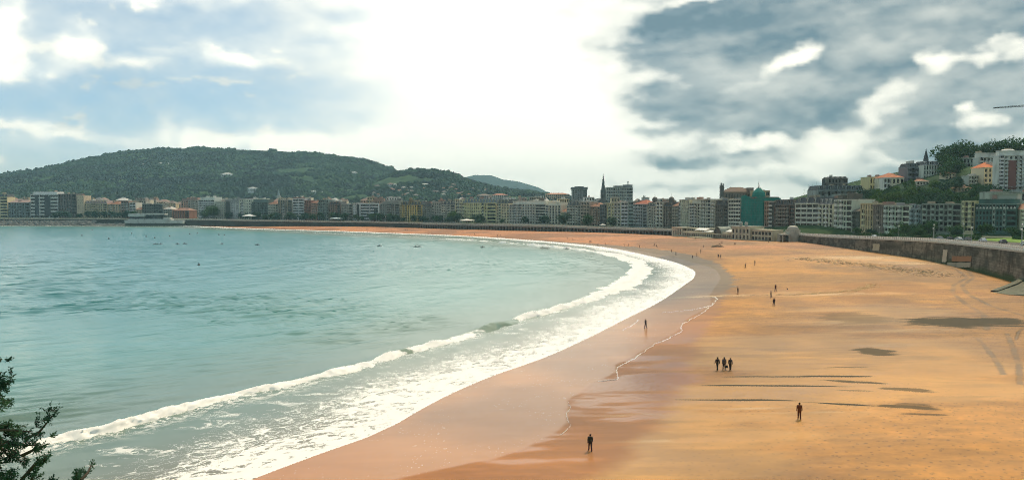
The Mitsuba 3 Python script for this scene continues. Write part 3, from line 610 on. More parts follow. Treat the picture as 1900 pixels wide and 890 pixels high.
WHITE, CREAM, GREY, BLUEGREY, BROWN, DARK, YELLOW, PINK, SAND_, PALEGREEN = (.64, .63, .58), (.56, .48, .32), (.30, .31, .30), (.17, .21, .23), (.21, .15, .12), (.085, .09, .09), (.50, .38, .15), (.40, .25, .20), (.42, .36, .26), (.40, .48, .42)
SLATE, TILE, FLAT = (.075, .085, .095), (.27, .13, .085), (.22, .21, .2)
def gable(m, u0, u1, v0, v1, z, h, over=.5):
    u0, u1, v0, v1 = u0 - over, u1 + over, v0 - over, v1 + over; vm = (v0 + v1) / 2; i = min((v1 - v0) / 2, (u1 - u0) / 2.2)
    m.raw([[u0, v0, z], [u1, v0, z], [u1, v1, z], [u0, v1, z], [u0 + i, vm, z + h], [u1 - i, vm, z + h]], [[0, 1, 5], [0, 5, 4], [1, 2, 5], [2, 3, 4], [2, 4, 5], [3, 0, 4], [0, 2, 1], [0, 3, 2]])
def building(kind, px0, px1, ytop, floors, bays, style, col, roof, label, cat='building', group=None, Y=None, zb=None, D=16, trim=None, roofcol=None, ybot=None, seed=None, clutter=True):
    key = numbered(kind); r = random.Random(int(px0 * 31 + px1) if seed is None else seed)
    col = tuple(min(.78, c * 1.42 * k) for c, k in zip(col, (1.03, 1.0, .93)))
    Y0, Y1 = (dep(px0), dep(px1)) if Y is None else ((Y, Y) if not isinstance(Y, tuple) else Y)
    jit = r.uniform(-1.0, 1.0); Y0 += jit; Y1 += jit; Ym = (Y0 + Y1) / 2
    if ybot is not None: zb = zat(0, ybot, Ym)
    if zb is None: zb = prom_z((px0 + px1) / 2) + .3
    H = zat(0, ytop, Ym) - zb
    F = Frame(px0, px1, Y0, Y1, zb); W = F.W
    tag(key, label, cat, group); trim = trim or tuple(min(.75, c * 1.18 + .02) for c in col)
    roofh = {'flat': 0, 'mansard': min(4.5, H * .18), 'hip': min(4, H * .25), 'set': min(3.4, H * .15)}[roof]
    Hw = H - roofh; fh = Hw / floors; bw = W / bays
    wall, glass, bal = MB(), MB(), MB()
    g0 = .55; bays = max(2, round(bays * .75)) if bays > 3 else bays
    glass.box(.25, W - .25, g0, D - .3, 0, Hw - .35)
    wall.box(0, .35, 0, D, 0, Hw); wall.box(W - .35, W, 0, D, 0, Hw); wall.box(.35, W - .35, D - .3, D, 0, Hw)
    sp = {'band': .44, 'punch': .38, 'balcony': .30, 'gallery': .28, 'vertical': .20, 'blank': .7, 'grid': .28}[style] * fh
    pw = {'band': .06, 'punch': .46, 'balcony': .34, 'gallery': .18, 'vertical': .42, 'blank': .75, 'grid': .28}[style] * bw
    for k in range(floors + 1):
        z0 = k * fh - sp * .62; z1 = z0 + sp
        if k == 0: z0, z1 = -1.5, .5
        if k == floors: z0, z1 = Hw - sp * .5, Hw
        vin = {'band': -.35, 'vertical': .22}.get(style, .0)
        (bal if style == 'band' and 0 < k < floors else wall).box(.36, W - .36, vin, g0 + .2, z0, z1)
    for b in range(bays + 1):
        c = b * bw; u0, u1 = max(.37, c - pw / 2), min(W - .37, c + pw / 2)
        if u1 - u0 > .05: wall.box(u0, u1, .04 if style != 'vertical' else -.12, g0 + .15, 0, Hw - .01)
    if style == 'balcony':
        pat = r.choice([0, 1, 2])
        for b in range(bays):
            if (b % 3 == pat and bays > 3) and r.random() < .8: continue
            for k in range(1, floors):
                z = k * fh + .02; u0, u1 = b * bw + .12 * bw, (b + 1) * bw - .06 * bw
                bal.box(u0, u1, -1.25, -.01, z - .16, z); bal.box(u0, u1, -1.3, -1.18, z + .002, z + 1.0)
    if style == 'grid':
        for b in range(0, bays, 2):
            for k in range(1, floors):
                z = k * fh; bal.box(b * bw + .1, (b + 1) * bw - .1, -1.0, -.01, z - .15, z); bal.box(b * bw + .1, (b + 1) * bw - .1, -1.05, -.95, z + .003, z + .95)
    if style == 'gallery':
        for b in range(bays):
            if b % 2 == 0:
                for k in range(1, floors):
                    u0, u1 = (b + .12) * bw, (b + .88) * bw; z = k * fh
                    bal.box(u0, u1, -1.0, -.02, z - .2, z + fh * .33); bal.box(u0, u1, -1.0, -.02, z + fh * .82, z + fh - .22 + .015)
                    for q in range(4):
                        uu = u0 + (u1 - u0) * q / 3; bal.box(uu - .07, uu + .07, -.97, -.85, z + fh * .33 + .001, z + fh * .82 - .001)
                    glass.box(u0 + .08, u1 - .08, -.8, -.05, z + fh * .3, z + fh * .84)
    if style in ('punch', 'vertical', 'balcony') and bays >= 3 and floors >= 5:
        for b in r.sample(range(bays), 1 if bays < 6 else 2):                      # an oriel column
            u0, u1 = (b + .1) * bw, (b + .9) * bw
            for k in range(1, floors - (roof == 'flat')):
                z = k * fh; bal.box(u0, u1, -.95, -.03, z - .12, z + fh * .36); glass.box(u0 + .1, u1 - .1, -.85, -.05, z + fh * .30, z + fh - .1)
                for q in (0, 1): bal.box(u0 + q * (u1 - u0 - .25), u0 + q * (u1 - u0 - .25) + .25, -.93, -.75, z + fh * .36 + .001, z + fh - .121)
    if floors >= 5 and style != 'blank':                                            # shops under awnings at street level
        for b in range(bays):
            if r.random() < .6: bal.box((b + .1) * bw, (b + .9) * bw, -1.3, -.05, fh * .74, fh * .80)
    part(key, 'wall', wall.out(F), 'facade', col)
    part(key, 'window', glass.out(F), 'glass_dark', kind='stuff')
    if bal.n: part(key, 'balcony', bal.out(F), 'facade', trim, kind='stuff')
    m = MB(); m.box(-.25, W + .25, -.55, D + .2, Hw - .3 + .31, Hw + .32); part(key, 'cornice', m.out(F), 'facade', trim)
    rc = roofcol or {'flat': FLAT, 'mansard': SLATE, 'hip': TILE, 'set': col}[roof]
    m = MB()
    if roof == 'flat': m.box(.3, W - .3, .3, D - .3, Hw + .33, Hw + .5)
    elif roof == 'mansard': m.frustum(.1, W - .1, .1, D - .1, Hw + .33, H, min(1.4, W * .1), 1.5)
    elif roof == 'hip': gable(m, 0, W, 0, D, Hw + .33, roofh)
    else: m.box(W * .06, W * .94, 2.2, D - 1, Hw + .33, H); m.box(W * .05, W * .95, 1.7, D - .8, H + .01, H + .25)
    rk = part(key, 'roof', m.out(F), 'roofing' if roof != 'set' else 'facade', rc)
    if roof == 'mansard' and W > 5:
        dm, dg = MB(), MB(); nd = max(2, min(bays, int(W / 3)))
        for b in range(nd):
            u = (b + .5) * W / nd; z0, z1 = Hw + .5, Hw + .33 + roofh * .78
            dm.box(u - .75, u + .75, .25, 2.5, z0, z1); dm.box(u - .95, u + .95, .05, 2.6, z1 + .01, z1 + .2); dg.box(u - .5, u + .5, .19, .3, z0 + .35, z1 - .25)
        part(key, 'dormer', dm.out(F), 'facade', trim, kind='stuff'); part(key, 'dormer_window', dg.out(F), 'glass_dark', kind='stuff')
    if clutter and W > 7:
        m = MB(); top = H + .3 if roof != 'hip' else H - roofh * .5
        for q in range(r.randint(1, 3)):
            u = r.uniform(.12, .8) * W; w_ = r.uniform(.8, 2.6); m.box(u, u + w_, r.uniform(3, 6), r.uniform(7, 10), Hw + .2, top + r.uniform(.8, 2.2))
        part(key, 'chimney', m.out(F), 'facade', r.choice([SAND_, GREY, PINK, WHITE]), kind='stuff')
    return key, F, Hw, H, D
A = 'apartment_building'
ROWS = [  # px0, px1, ytop, floors, bays, style, colour, roof, label, options
 (A, -30, 14, 360, 7, 6, 'punch', CREAM, 'mansard', 'cream block with slate roof cut by the left edge of the photo', {}),
 (A, 16, 56, 371, 5, 8, 'vertical', BLUEGREY, 'hip', 'low blue grey block with a pinkish roof, second from the left edge', dict(roofcol=(.36, .26, .24))),
 (A, 57, 108, 356, 7, 3, 'band', WHITE, 'set', 'tall block with three stacks of white balconies above the boulders', dict(trim=(.68, .68, .64), D=18)),
 (A, 109, 142, 360, 7, 7, 'vertical', (.15, .13, .13), 'flat', 'big dark slab right of the block with white balcony stacks', {}),
 (A, 143, 156, 363, 8, 3, 'blank', (.46, .39, .30), 'flat', 'narrow beige tower block with almost blank front at far left', {}),
 (A, 157, 199, 372, 6, 10, 'punch', SAND_, 'mansard', 'beige block with a row of dark dormers in its roof', dict(roofcol=(.33, .25, .25))),
 (A, 200, 224, 374, 6, 5, 'punch', (.44, .36, .27), 'hip', 'beige block with tiled roof between dormered block and brown block', {}),
 (A, 225, 239, 373, 6, 3, 'balcony', (.26, .16, .12), 'flat', 'brown block with small white balconies behind the boat club', dict(trim=(.62, .6, .56))),
 (A, 240, 252, 376, 6, 2, 'band', (.55, .54, .5), 'flat', 'narrow white block of horizontal balconies behind the boat club', {}),
 (A, 253, 263, 384, 4, 3, 'punch', SAND_, 'hip', 'small beige house between white balconies and long dark block', {}),
 (A, 264, 302, 379, 5, 9, 'grid', (.13, .15, .15), 'flat', 'long dark grey flat topped block behind the boat club', {}),
 (A, 303, 319, 383, 4, 4, 'punch', (.24, .24, .22), 'hip', 'grey house with pale hipped roof left of the red brick house', dict(roofcol=(.5, .48, .45))),
 (A, 320, 351, 386, 4, 7, 'vertical', (.33, .15, .11), 'hip', 'reddish brick house beside the green tree near the boat club', dict(roofcol=(.3, .16, .12))),
 (A, 368, 398, 366, 8, 9, 'band', (.5, .53, .5), 'set', 'pale tall block with eight even horizontal bands', {}),
 (A, 399, 418, 374, 7, 5, 'punch', (.5, .5, .45), 'flat', 'pale block with small square windows left of dark narrow block', {}),
 (A, 419, 427, 374, 7, 2, 'grid', DARK, 'flat', 'very narrow dark block between two pale blocks', {}),
 (A, 428, 443, 369, 7, 5, 'vertical', WHITE, 'mansard', 'white block with tall dark window columns', {}),
 (A, 444, 465, 370, 7, 5, 'punch', (.56, .55, .48), 'flat', 'plain white block behind the white tent', {}),
 (A, 467, 497, 370, 7, 8, 'grid', (.11, .15, .15), 'set', 'dark green grey block left of the striped block', {}),
 (A, 498, 515, 373, 6, 4, 'balcony', (.4, .4, .36), 'hip', 'small grey block with tiled roof beside dark green grey block', {}),
 (A, 516, 542, 371, 7, 6, 'vertical', (.28, .24, .2), 'flat', 'brownish block striped with white uprights', dict(trim=(.6, .58, .54))),
 (A, 543, 564, 369, 8, 2, 'band', (.62, .62, .58), 'flat', 'white block of horizontal bands left of the red block', {}),
 (A, 565, 577, 372, 7, 3, 'punch', (.24, .11, .09), 'flat', 'dark red brick block beside the white banded block', {}),
 (A, 578, 590, 371, 7, 4, 'balcony', (.38, .24, .2), 'hip', 'pinkish brick block right of the dark red block', {}),
 (A, 591, 609, 371, 7, 5, 'balcony', (.18, .22, .21), 'flat', 'grey green block with dark balconies behind the small trees', {}),
 (A, 610, 632, 374, 7, 6, 'vertical', (.24, .15, .12), 'mansard', 'brown red block with upright strips and slate roof', {}),
 (A, 633, 654, 379, 6, 6, 'punch', (.3, .29, .27), 'flat', 'lower grey block left of the white framed office', {}),
 (A, 655, 661, 377, 7, 2, 'punch', WHITE, 'flat', 'very narrow white end house beside a dark gap', {}),
 (A, 662, 667, 379, 6, 2, 'vertical', DARK, 'flat', 'very narrow dark house touching the white framed office', {}),
 ('office_building', 668, 704, 378, 6, 2, 'band', (.64, .64, .61), 'flat', 'white framed office with broad dark window bands', {}),
 (A, 705, 741, 373, 7, 8, 'punch', (.21, .22, .21), 'set', 'big grey block right of the white framed office', {}),
 (A, 743, 782, 374, 7, 9, 'vertical', YELLOW, 'mansard', 'ornate yellow block with small corner turret', dict(trim=(.56, .46, .22))),
 (A, 784, 801, 377, 7, 5, 'balcony', (.24, .25, .23), 'mansard', 'grey block with slate roof right of the yellow block', {}),
 (A, 802, 818, 376, 7, 4, 'punch', (.28, .28, .26), 'flat', 'flat roofed grey block behind seafront trees, left of two pale balcony blocks', {}),
 (A, 819, 844, 373, 7, 6, 'balcony', (.42, .42, .38), 'mansard', 'grey white block with rows of balconies', {}),
 (A, 845, 857, 370, 7, 3, 'balcony', (.55, .5, .38), 'flat', 'cream balcony block touching the long cream hotel', {}),
 ('hotel', 858, 920, 369, 6, 15, 'punch', (.60, .52, .31), 'mansard', 'long cream hotel with blue grey mansard roof', dict(roofcol=(.16, .21, .26), D=20)),
 (A, 921, 944, 370, 7, 5, 'punch', (.52, .47, .34), 'mansard', 'cream block with steep dark roof right of the hotel', {}),
 (A, 945, 1012, 373, 7, 14, 'balcony', (.5, .5, .46), 'set', 'very long white block with seven rows of balconies', dict(trim=(.64, .63, .58))),
 (A, 1013, 1040, 375, 7, 5, 'vertical', (.5, .48, .42), 'set', 'white block with upright pillars ending the long balcony row', {}),
 (A, 1041, 1051, 386, 5, 3, 'punch', (.58, .53, .38), 'hip', 'small low cream house between two white blocks', {}),
 (A, 1052, 1077, 374, 7, 5, 'balcony', (.38, .39, .36), 'mansard', 'grey white balcony block left of the brown blocks', {}),
 (A, 1078, 1093, 375, 7, 3, 'balcony', (.34, .3, .25), 'flat', 'brown grey block with wide balconies below the distant tower', {}),
 (A, 1094, 1112, 376, 7, 4, 'punch', (.34, .26, .21), 'hip', 'brownish pink block left of the spire', {}),
 (A, 1113, 1125, 380, 6, 3, 'balcony', (.14, .15, .16), 'flat', 'dark grey block directly below the spire', {}),
 (A, 1126, 1138, 377, 7, 3, 'punch', (.58, .50, .33), 'flat', 'cream block just right of the spire', {}),
 (A, 1139, 1151, 377, 7, 2, 'balcony', (.56, .53, .44), 'flat', 'cream block with broad white balconies', dict(trim=(.66, .65, .6))),
 (A, 1152, 1165, 375, 7, 2, 'band', (.58, .58, .53), 'flat', 'narrow white block of level balconies below the long hospital block', {}),
 (A, 1166, 1175, 374, 7, 2, 'band', (.2, .26, .26), 'flat', 'narrow blue green block with dark balconies', {}),
 (A, 1176, 1200, 371, 7, 6, 'balcony', (.3, .33, .35), 'hip', 'blue grey block with a red tiled roof', dict(roofcol=(.34, .1, .06))),
 (A, 1201, 1216, 375, 7, 4, 'punch', (.4, .4, .36), 'mansard', 'grey white block under the left roof cupola', {}),
 (A, 1217, 1230, 375, 7, 2, 'balcony', (.5, .48, .42), 'flat', 'cream block of stacked balconies between the roof cupolas', {}),
 (A, 1231, 1247, 375, 7, 4, 'vertical', (.18, .16, .14), 'mansard', 'brown grey block under the right roof cupola', {}),
 (A, 1248, 1259, 374, 7, 3, 'balcony', (.27, .26, .23), 'hip', 'grey brown narrow block above the left end of the bathing house', {}),
 (A, 1260, 1278, 371, 8, 5, 'vertical', (.6, .58, .46), 'flat', 'white cream block with narrow upright windows above the bathing house', {}),
 (A, 1279, 1298, 370, 8, 4, 'balcony', (.42, .42, .37), 'set', 'block of dark windows and white balconies above the bathing house', dict(trim=(.68, .67, .6))),
 (A, 1299, 1318, 370, 8, 6, 'grid', (.46, .47, .42), 'flat', 'white gridded block above the bathing house awnings', {}),
 (A, 1319, 1326, 372, 8, 2, 'balcony', (.5, .49, .43), 'flat', 'very narrow white balcony block beside dark block', {}),
 (A, 1327, 1350, 371, 7, 6, 'punch', (.13, .12, .11), 'mansard', 'dark brown grey block below the hilltop church', {}),
 (A, 1351, 1374, 370, 8, 5, 'band', (.42, .42, .38), 'flat', 'grey block with pale horizontal stripes beside the netted building', {}),
 (A, 1418, 1426, 374, 7, 2, 'punch', (.25, .17, .13), 'flat', 'very narrow brown block right of the netted building', {}),
 (A, 1427, 1435, 375, 7, 1, 'balcony', (.1, .1, .1), 'flat', 'very narrow dark block dotted with white balconies', dict(trim=(.6, .58, .52))),
 (A, 1436, 1474, 370, 7, 8, 'balcony', (.15, .10, .09), 'mansard', 'dark brown block with rows of balconies behind the rotunda', dict(trim=(.3, .26, .22))),
 (A, 1475, 1518, 366, 6, 4, 'band', (.56, .57, .5), 'mansard', 'white banded block with tall dark mansard roof', dict(D=22, trim=(.6, .61, .54))),
 (A, 1519, 1544, 368, 6, 4, 'grid', (.5, .51, .44), 'mansard', 'white block with square loggias right of the banded block', dict(D=22)),
 (A, 1549, 1580, 371, 6, 6, 'gallery', (.42, .48, .42), 'flat', 'pale green block of glazed galleries with a ragged tower top', {}),
 (A, 1582, 1594, 381, 5, 3, 'punch', (.09, .11, .1), 'hip', 'dark house between galleries and cream house', dict(roofcol=(.1, .09, .08))),
 (A, 1596, 1619, 378, 5, 5, 'vertical', (.48, .42, .28), 'flat', 'cream house with tall upright windows', {}),
 (A, 1620, 1640, 380, 5, 5, 'vertical', (.22, .2, .18), 'flat', 'brownish house right of the tall windowed cream house', {}),
 (A, 1641, 1687, 382, 5, 7, 'gallery', (.46, .55, .48), 'flat', 'pale green seafront house with bow windows', dict(trim=(.56, .63, .56))),
 (A, 1689, 1709, 379, 5, 4, 'gallery', (.2, .27, .29), 'mansard', 'blue grey house beside the pale green house', {}),
 (A, 1711, 1783, 379, 5, 9, 'grid', (.20, .25, .23), 'flat', 'wide dark block with pale green gridded balconies', dict(trim=(.42, .5, .44))),
 (A, 1784, 1808, 374, 6, 4, 'gallery', (.46, .43, .29), 'flat', 'tall cream house with bow windows on the right', {}),
 (A, 1810, 1886, 370, 5, 12, 'punch', (.055, .12, .115), 'set', 'dark teal mansion block with pale cornice on the right', dict(D=22, trim=(.36, .44, .38))),
 (A, 1894, 1950, 376, 5, 7, 'gallery', (.44, .44, .34), 'hip', 'cream house cut by the right edge of the photo', {}),
]
BUILT = {}
for kind, a, b, yt, fl, by, st, col, rf, lab, op in ROWS:
    BUILT[a] = building(kind, a, b, yt, fl, by, st, col, rf, lab, 'hotel' if kind == 'hotel' else 'office building' if kind == 'office_building' else 'apartment block', **op)
def add_on(px, name, fn, bs='facade', col=WHITE, label=None, kind=None):
    key, F, Hw, H, D = BUILT[px]; m = MB(); fn(m, F.W, Hw, H, D); return part(key, name, m.out(F), bs, col, label=label, kind=kind)
add_on(743, 'turret', lambda m, W, Hw, H, D: (m.cyl((W * .45, 2), 2.2, Hw + .3, H + 2, 10), m.dome((W * .45, 2), 2.5, H + 2, 2.6)), 'roofing', (.2, .15, .08))
for px in (1201, 1231): add_on(px, 'cupola', lambda m, W, Hw, H, D: (m.cyl((W * .65, 3), 2.3, Hw + .3, H + 1.6, 10), m.dome((W * .65, 3), 2.7, H + 1.6, 3.2), m.cyl((W * .65, 3), .16, H + 4.6, H + 8.5, 6, .04)), 'roofing', (.12, .11, .1))
add_on(668, 'frame', lambda m, W, Hw, H, D: (m.box(-.3, 1.3, -.9, .3, -1, H + .6), m.box(W - 1.3, W + .3, -.9, .3, -1, H + .6), m.box(1.31, W - 1.31, -.9, .3, Hw - .9, H + .6)), 'facade', (.68, .68, .65))
add_on(668, 'stair_slot', lambda m, W, Hw, H, D: m.box(W * .74, W * .92, -.55, .2, -1, Hw * .72), 'glass_dark', None)
add_on(57, 'recess_shade', lambda m, W, Hw, H, D: (m.box(W * .17, W * .31, -.55, .2, 3, Hw - 2.4), m.box(W * .52, W * .74, -.55, .2, 3, Hw - 2.4)), 'facade', (.08, .09, .10))  # dark boxes proud of the front, painted as the shade of recesses
add_on(1549, 'ragged_tower', lambda m, W, Hw, H, D: (m.box(W * .1, W * .35, 1, 8, Hw + .5, H + 3.2), m.box(W * .6, W * .95, 1.5, 8, Hw + .5, H + 4.2), m.box(W * .36, W * .59, 2.5, 8, Hw + .5, H + .9), m.box(W * .62, W * .7, 1.2, 3, H + 4.21, H + 5.4), m.box(W * .84, W * .93, 1.7, 3, H + 4.21, H + 5.0)), 'facade', (.12, .12, .1))
add_on(1810, 'cornice_ornament', lambda m, W, Hw, H, D: [m.dome(((k + .5) * W / 12, -.8), .55, Hw - 2.4, 1.1, 8, 3) for k in range(12)], 'facade', (.6, .62, .55), kind='stuff')
add_on(1810, 'roof_terrace', lambda m, W, Hw, H, D: (m.box(W * .3, W * .98, 5, D - 2, H + .3, H + 2.6), m.box(W * .28, W, 4.2, D - 1.5, H + 2.61, H + 2.95)), 'facade', (.5, .53, .46))
add_on(1475, 'antenna', lambda m, W, Hw, H, D: [m.cyl((W * u, 6), .12, H, H + h, 5, .05) for u, h in ((.08, 6), (.28, 9), (.45, 10), (.62, 11), (.8, 7), (.95, 9))], 'metal_paint', (.1, .1, .1), kind='stuff')

# building wrapped in green scaffold netting
def netted():
    key = 'scaffolded_building'; F = Frame(1375, 1416, dep(1375), dep(1416), prom_z(1395) + .3); W = F.W; Ym = dep(1395); H = zat(0, 364, Ym) - F.zb
    labels[key] = {'label': 'corner building wrapped in green scaffold netting with a pointed top', 'category': 'building'}
    m = MB(); m.box(.8, W - .8, .8, 17, 0, H - .6); part(key, 'wall', m.out(F), 'facade', (.2, .18, .15))
    nu, nz = 40, 44; vs, fs = [], []
    def sheet(fn):
        g = np.array([[fn(i / nu, j / nz) for i in range(nu + 1)] for j in range(nz + 1)]).reshape(-1, 3)
        q = meshkit.fbm(g / np.array([2.2, 2.2, 5.0]), 3, 3)[:, None] - .5
        m2.raw(g + q * np.array([.25, .9, 0]), np.vstack([np.c_[a, a + 1, a + nu + 2], np.c_[a, a + nu + 2, a + nu + 1]]))
    a = np.array([j * (nu + 1) + i for j in range(nz) for i in range(nu)]); m2 = MB()
    sheet(lambda i, j: (i * W, 0, j * H * (1 + .05 * math.sin(i * 9) - .06 * i))); sheet(lambda i, j: (0, (1 - i) * 18, j * H)); sheet(lambda i, j: (W, i * 18, j * H * .95))
    bsdf('netting', base_color=proc(lambda p, n, uv: mix((.005, .15, .125), (.012, .27, .22), fbm(p.x * .25, p.y * .25, p.z * .12, 3)) * (.7 + .3 * smoothstep(.04, .12, dr.abs(p.z * .5 - dr.floor(p.z * .5) - .5)))), roughness=.7, specular=.3)
    part(key, 'netting', m2.out(F), 'netting', None, True)
    m = MB(); c = (W * .62, 4)
    m.cyl(c, 5.2, H - .5, H + 3.2, 8, 4.4); m.cyl(c, 4.4, H + 3.21, H + 6.5, 8, 1.2); part(key, 'wrapped_dome', m.out(F), 'netting')
    m = MB(); m.cyl(c, .5, H + 6.3, H + 11.5, 6, .06); part(key, 'finial', m.out(F), 'roofing', (.08, .1, .09))
    m = MB()
    for k in range(1, 9): m.box(-.2, W + .2, -.75, -.66, k * H / 9, k * H / 9 + .09)
    for k in range(9): m.box(k * W / 8 - .05, k * W / 8 + .05, -.74, -.67, 0, H + .6)
    part(key, 'scaffold_pole', m.out(F), 'metal_paint', (.05, .16, .14), kind='stuff')
netted()

# landmarks behind the seafront
def spire():
    key = 'church_spire'; labels[key] = {'label': 'tall dark pointed church spire rising above the roofs', 'category': 'church'}
    Y = 1250; c = at(1119, 400, Y)[:2]; z = lambda py: zat(0, py, Y); m = MB()
    m.box(c[0] - 3.8, c[0] + 3.8, Y - 3.8, Y + 3.8, 8, z(358)); part(key, 'tower', m.out(), 'facade', (.12, .115, .11))
    m = MB(); m.cyl((c[0], Y), 3.9, z(358) + .02, z(323), 8, .12); part(key, 'spire', m.out(), 'roofing', (.075, .08, .085))
    m = MB()
    for a in (-1, 1):
        for b in (-1, 1): m.cyl((c[0] + 3.2 * a, Y + 3.2 * b), .8, z(358) + .01, z(350), 6, .05)
    part(key, 'pinnacle', m.out(), 'roofing', (.09, .09, .09), kind='stuff')
    m = MB()
    for a in (-1.4, 1.4): m.box(c[0] + a - .7, c[0] + a + .7, Y - 3.95, Y - 3.7, z(367), z(360.5))
    part(key, 'louvre', m.out(), 'glass_dark', kind='stuff')
    m = MB(); m.box(c[0] - 9, c[0] + 9, Y + 4, Y + 60, 8, z(374)); part(key, 'nave', m.out(), 'facade', (.14, .13, .12))
    m = MB(); m.raw([[c[0] - 9.5, Y + 3.9, z(374)], [c[0] + 9.5, Y + 3.9, z(374)], [c[0], Y + 3.9, z(367)], [c[0] - 9.5, Y + 61, z(374)], [c[0] + 9.5, Y + 61, z(374)], [c[0], Y + 61, z(367)]], [[0, 1, 2], [3, 5, 4], [0, 2, 5], [0, 5, 3], [1, 4, 5], [1, 5, 2], [0, 3, 4], [0, 4, 1]]); part(key, 'roof', m.out(), 'roofing', SLATE)
spire()
k_, F_, hw_, h_, d_ = building('tower_block', 1062, 1089, 352, 12, 6, 'vertical', (.2, .215, .23), 'flat', 'squat grey tower block rising behind the seafront, left of the spire', 'tower block', Y=1350, zb=9, D=24, clutter=False)
m = MB(); m.box(-1.2, F_.W + 1.2, -1.2, d_ + 1, hw_ + .52, hw_ + 4.2); m.box(F_.W * .2, F_.W * .8, 3, d_ - 3, hw_ + 4.21, hw_ + 5.6); part(k_, 'crown', m.out(F_), 'facade', (.15, .16, .17))
k_, F_, hw_, h_, d_ = building('tower_block', 1125, 1174, 348, 9, 12, 'grid', (.34, .35, .35), 'flat', 'long pale tower block with rooftop drum, right of the spire', 'tower block', Y=1400, zb=9, D=24, clutter=False)
m = MB(); m.box(F_.W * .3, F_.W * .62, 2, 16, hw_ + .51, hw_ + 3.4); m.cyl((F_.W * .83, 9), 8.6, hw_ + .51, hw_ + 5.2, 16); m.cyl((F_.W * .84, 9), .8, hw_ + 5.2, hw_ + 11, 8); m.cyl((F_.W * .84, 9), 1.4, hw_ + 9.2, hw_ + 10.8, 8); part(k_, 'roof_drum', m.out(F_), 'facade', (.2, .21, .215))
building('apartment_building', 1012, 1057, 358, 4, 12, 'punch', (.46, .30, .20), 'hip', 'long orange brick block on the rise behind the seafront', 'apartment block', Y=2100, zb=36, D=30, roofcol=(.42, .17, .09), clutter=False)
building('apartment_building', 912, 942, 359, 4, 8, 'punch', (.40, .34, .30), 'hip', 'reddish roofed block on the rise above the cream hotel', 'apartment block', Y=2000, zb=34, D=30, roofcol=(.42, .16, .10), clutter=False)
building('apartment_building', 884, 913, 360, 4, 8, 'punch', (.26, .24, .23), 'hip', 'grey block on the rise above the cream hotel', 'apartment block', Y=2020, zb=34, D=30, roofcol=(.2, .15, .13), clutter=False)
def hill_church():
    key = 'hilltop_church'; labels[key] = {'label': 'dark brown stone church with long roof and square tower on the skyline', 'category': 'church'}
    Y = 1000; F = Frame(1337, 1402, Y, Y, 10); z = lambda py: zat(0, py, Y) - 10; W = F.W
    m = MB(); m.box(0, W * .085, 0, 6, 0, z(344)); m.box(W * .075, W * .10, 1, 5, z(352), z(346)); part(key, 'tower', m.out(F), 'facade', (.11, .10, .095))
    m = MB(); m.box(0, W * .03, 0, 2, z(344) + .01, z(339.5)); m.box(W * .055, W * .085, 0, 2, z(344) + .01, z(340.5)); part(key, 'pinnacle', m.out(F), 'facade', (.11, .1, .095), kind='stuff')
    m = MB(); m.box(W * .10, W * .92, 1, 22, 0, z(356)); part(key, 'wall', m.out(F), 'facade', (.25, .17, .12))
    m = MB(); gable(m, W * .10, W * .92, 1, 22, z(356) + .01, z(347) - z(356), .6); part(key, 'roof', m.out(F), 'roofing', (.13, .08, .06))
    m = MB(); m.box(W * .78, W * .95, 2, 12, z(356), z(348)); part(key, 'apse', m.out(F), 'facade', (.2, .13, .1))
    m = MB()
    for k in range(9): m.box(W * (.15 + .08 * k), W * (.185 + .08 * k), .9, 1.1, z(370), z(360))
    part(key, 'window', m.out(F), 'glass_dark', kind='stuff')
hill_church()
building('apartment_building', 1400, 1428, 354, 5, 7, 'punch', (.40, .30, .18), 'flat', 'ochre block behind the netted building, right of the church', 'apartment block', Y=980, zb=10, D=20)
def thin_spire():
    key = 'chapel_spire'; labels[key] = {'label': 'thin pale chapel spire against the big wooded hill', 'category': 'church'}
    Y = 1500; c = at(517.5, 400, Y); m = MB(); m.box(c[0] - 3, c[0] + 3, Y - 3, Y + 3, 8, zat(0, 363, Y)); part(key, 'tower', m.out(), 'facade', (.45, .45, .42))
    m = MB(); m.cyl((c[0], Y), 2.4, zat(0, 363, Y) + .01, zat(0, 350, Y), 8, .1); part(key, 'spire', m.out(), 'roofing', (.3, .38, .4))
thin_spire()

NAMED = [(a, b, lab) for kind, a, b, *_r, lab, op in ROWS]
def front_of(px):
    a, b, lab = min(NAMED, key=lambda q: 0 if q[0] <= px <= q[1] else min(abs(q[0] - px), abs(q[1] - px)))
    w = lab.replace(',', '').split()[:8]
    while w[-1] in ('a', 'an', 'the', 'of', 'by', 'with', 'and', 'in', 'right', 'left', 'its', 'between', 'behind', 'above', 'below', 'beside', 'two', 'from', 'rows', 'small', 'dark', 'white', 'red', 'second', 'far', 'just', 'pale', 'under', 'broad', 'wide', 'tall', 'before', 'on', 'cut', 'long', 'three', 'row', 'touching', 'ending', 'end'): w.pop()
    return ' '.join(w)
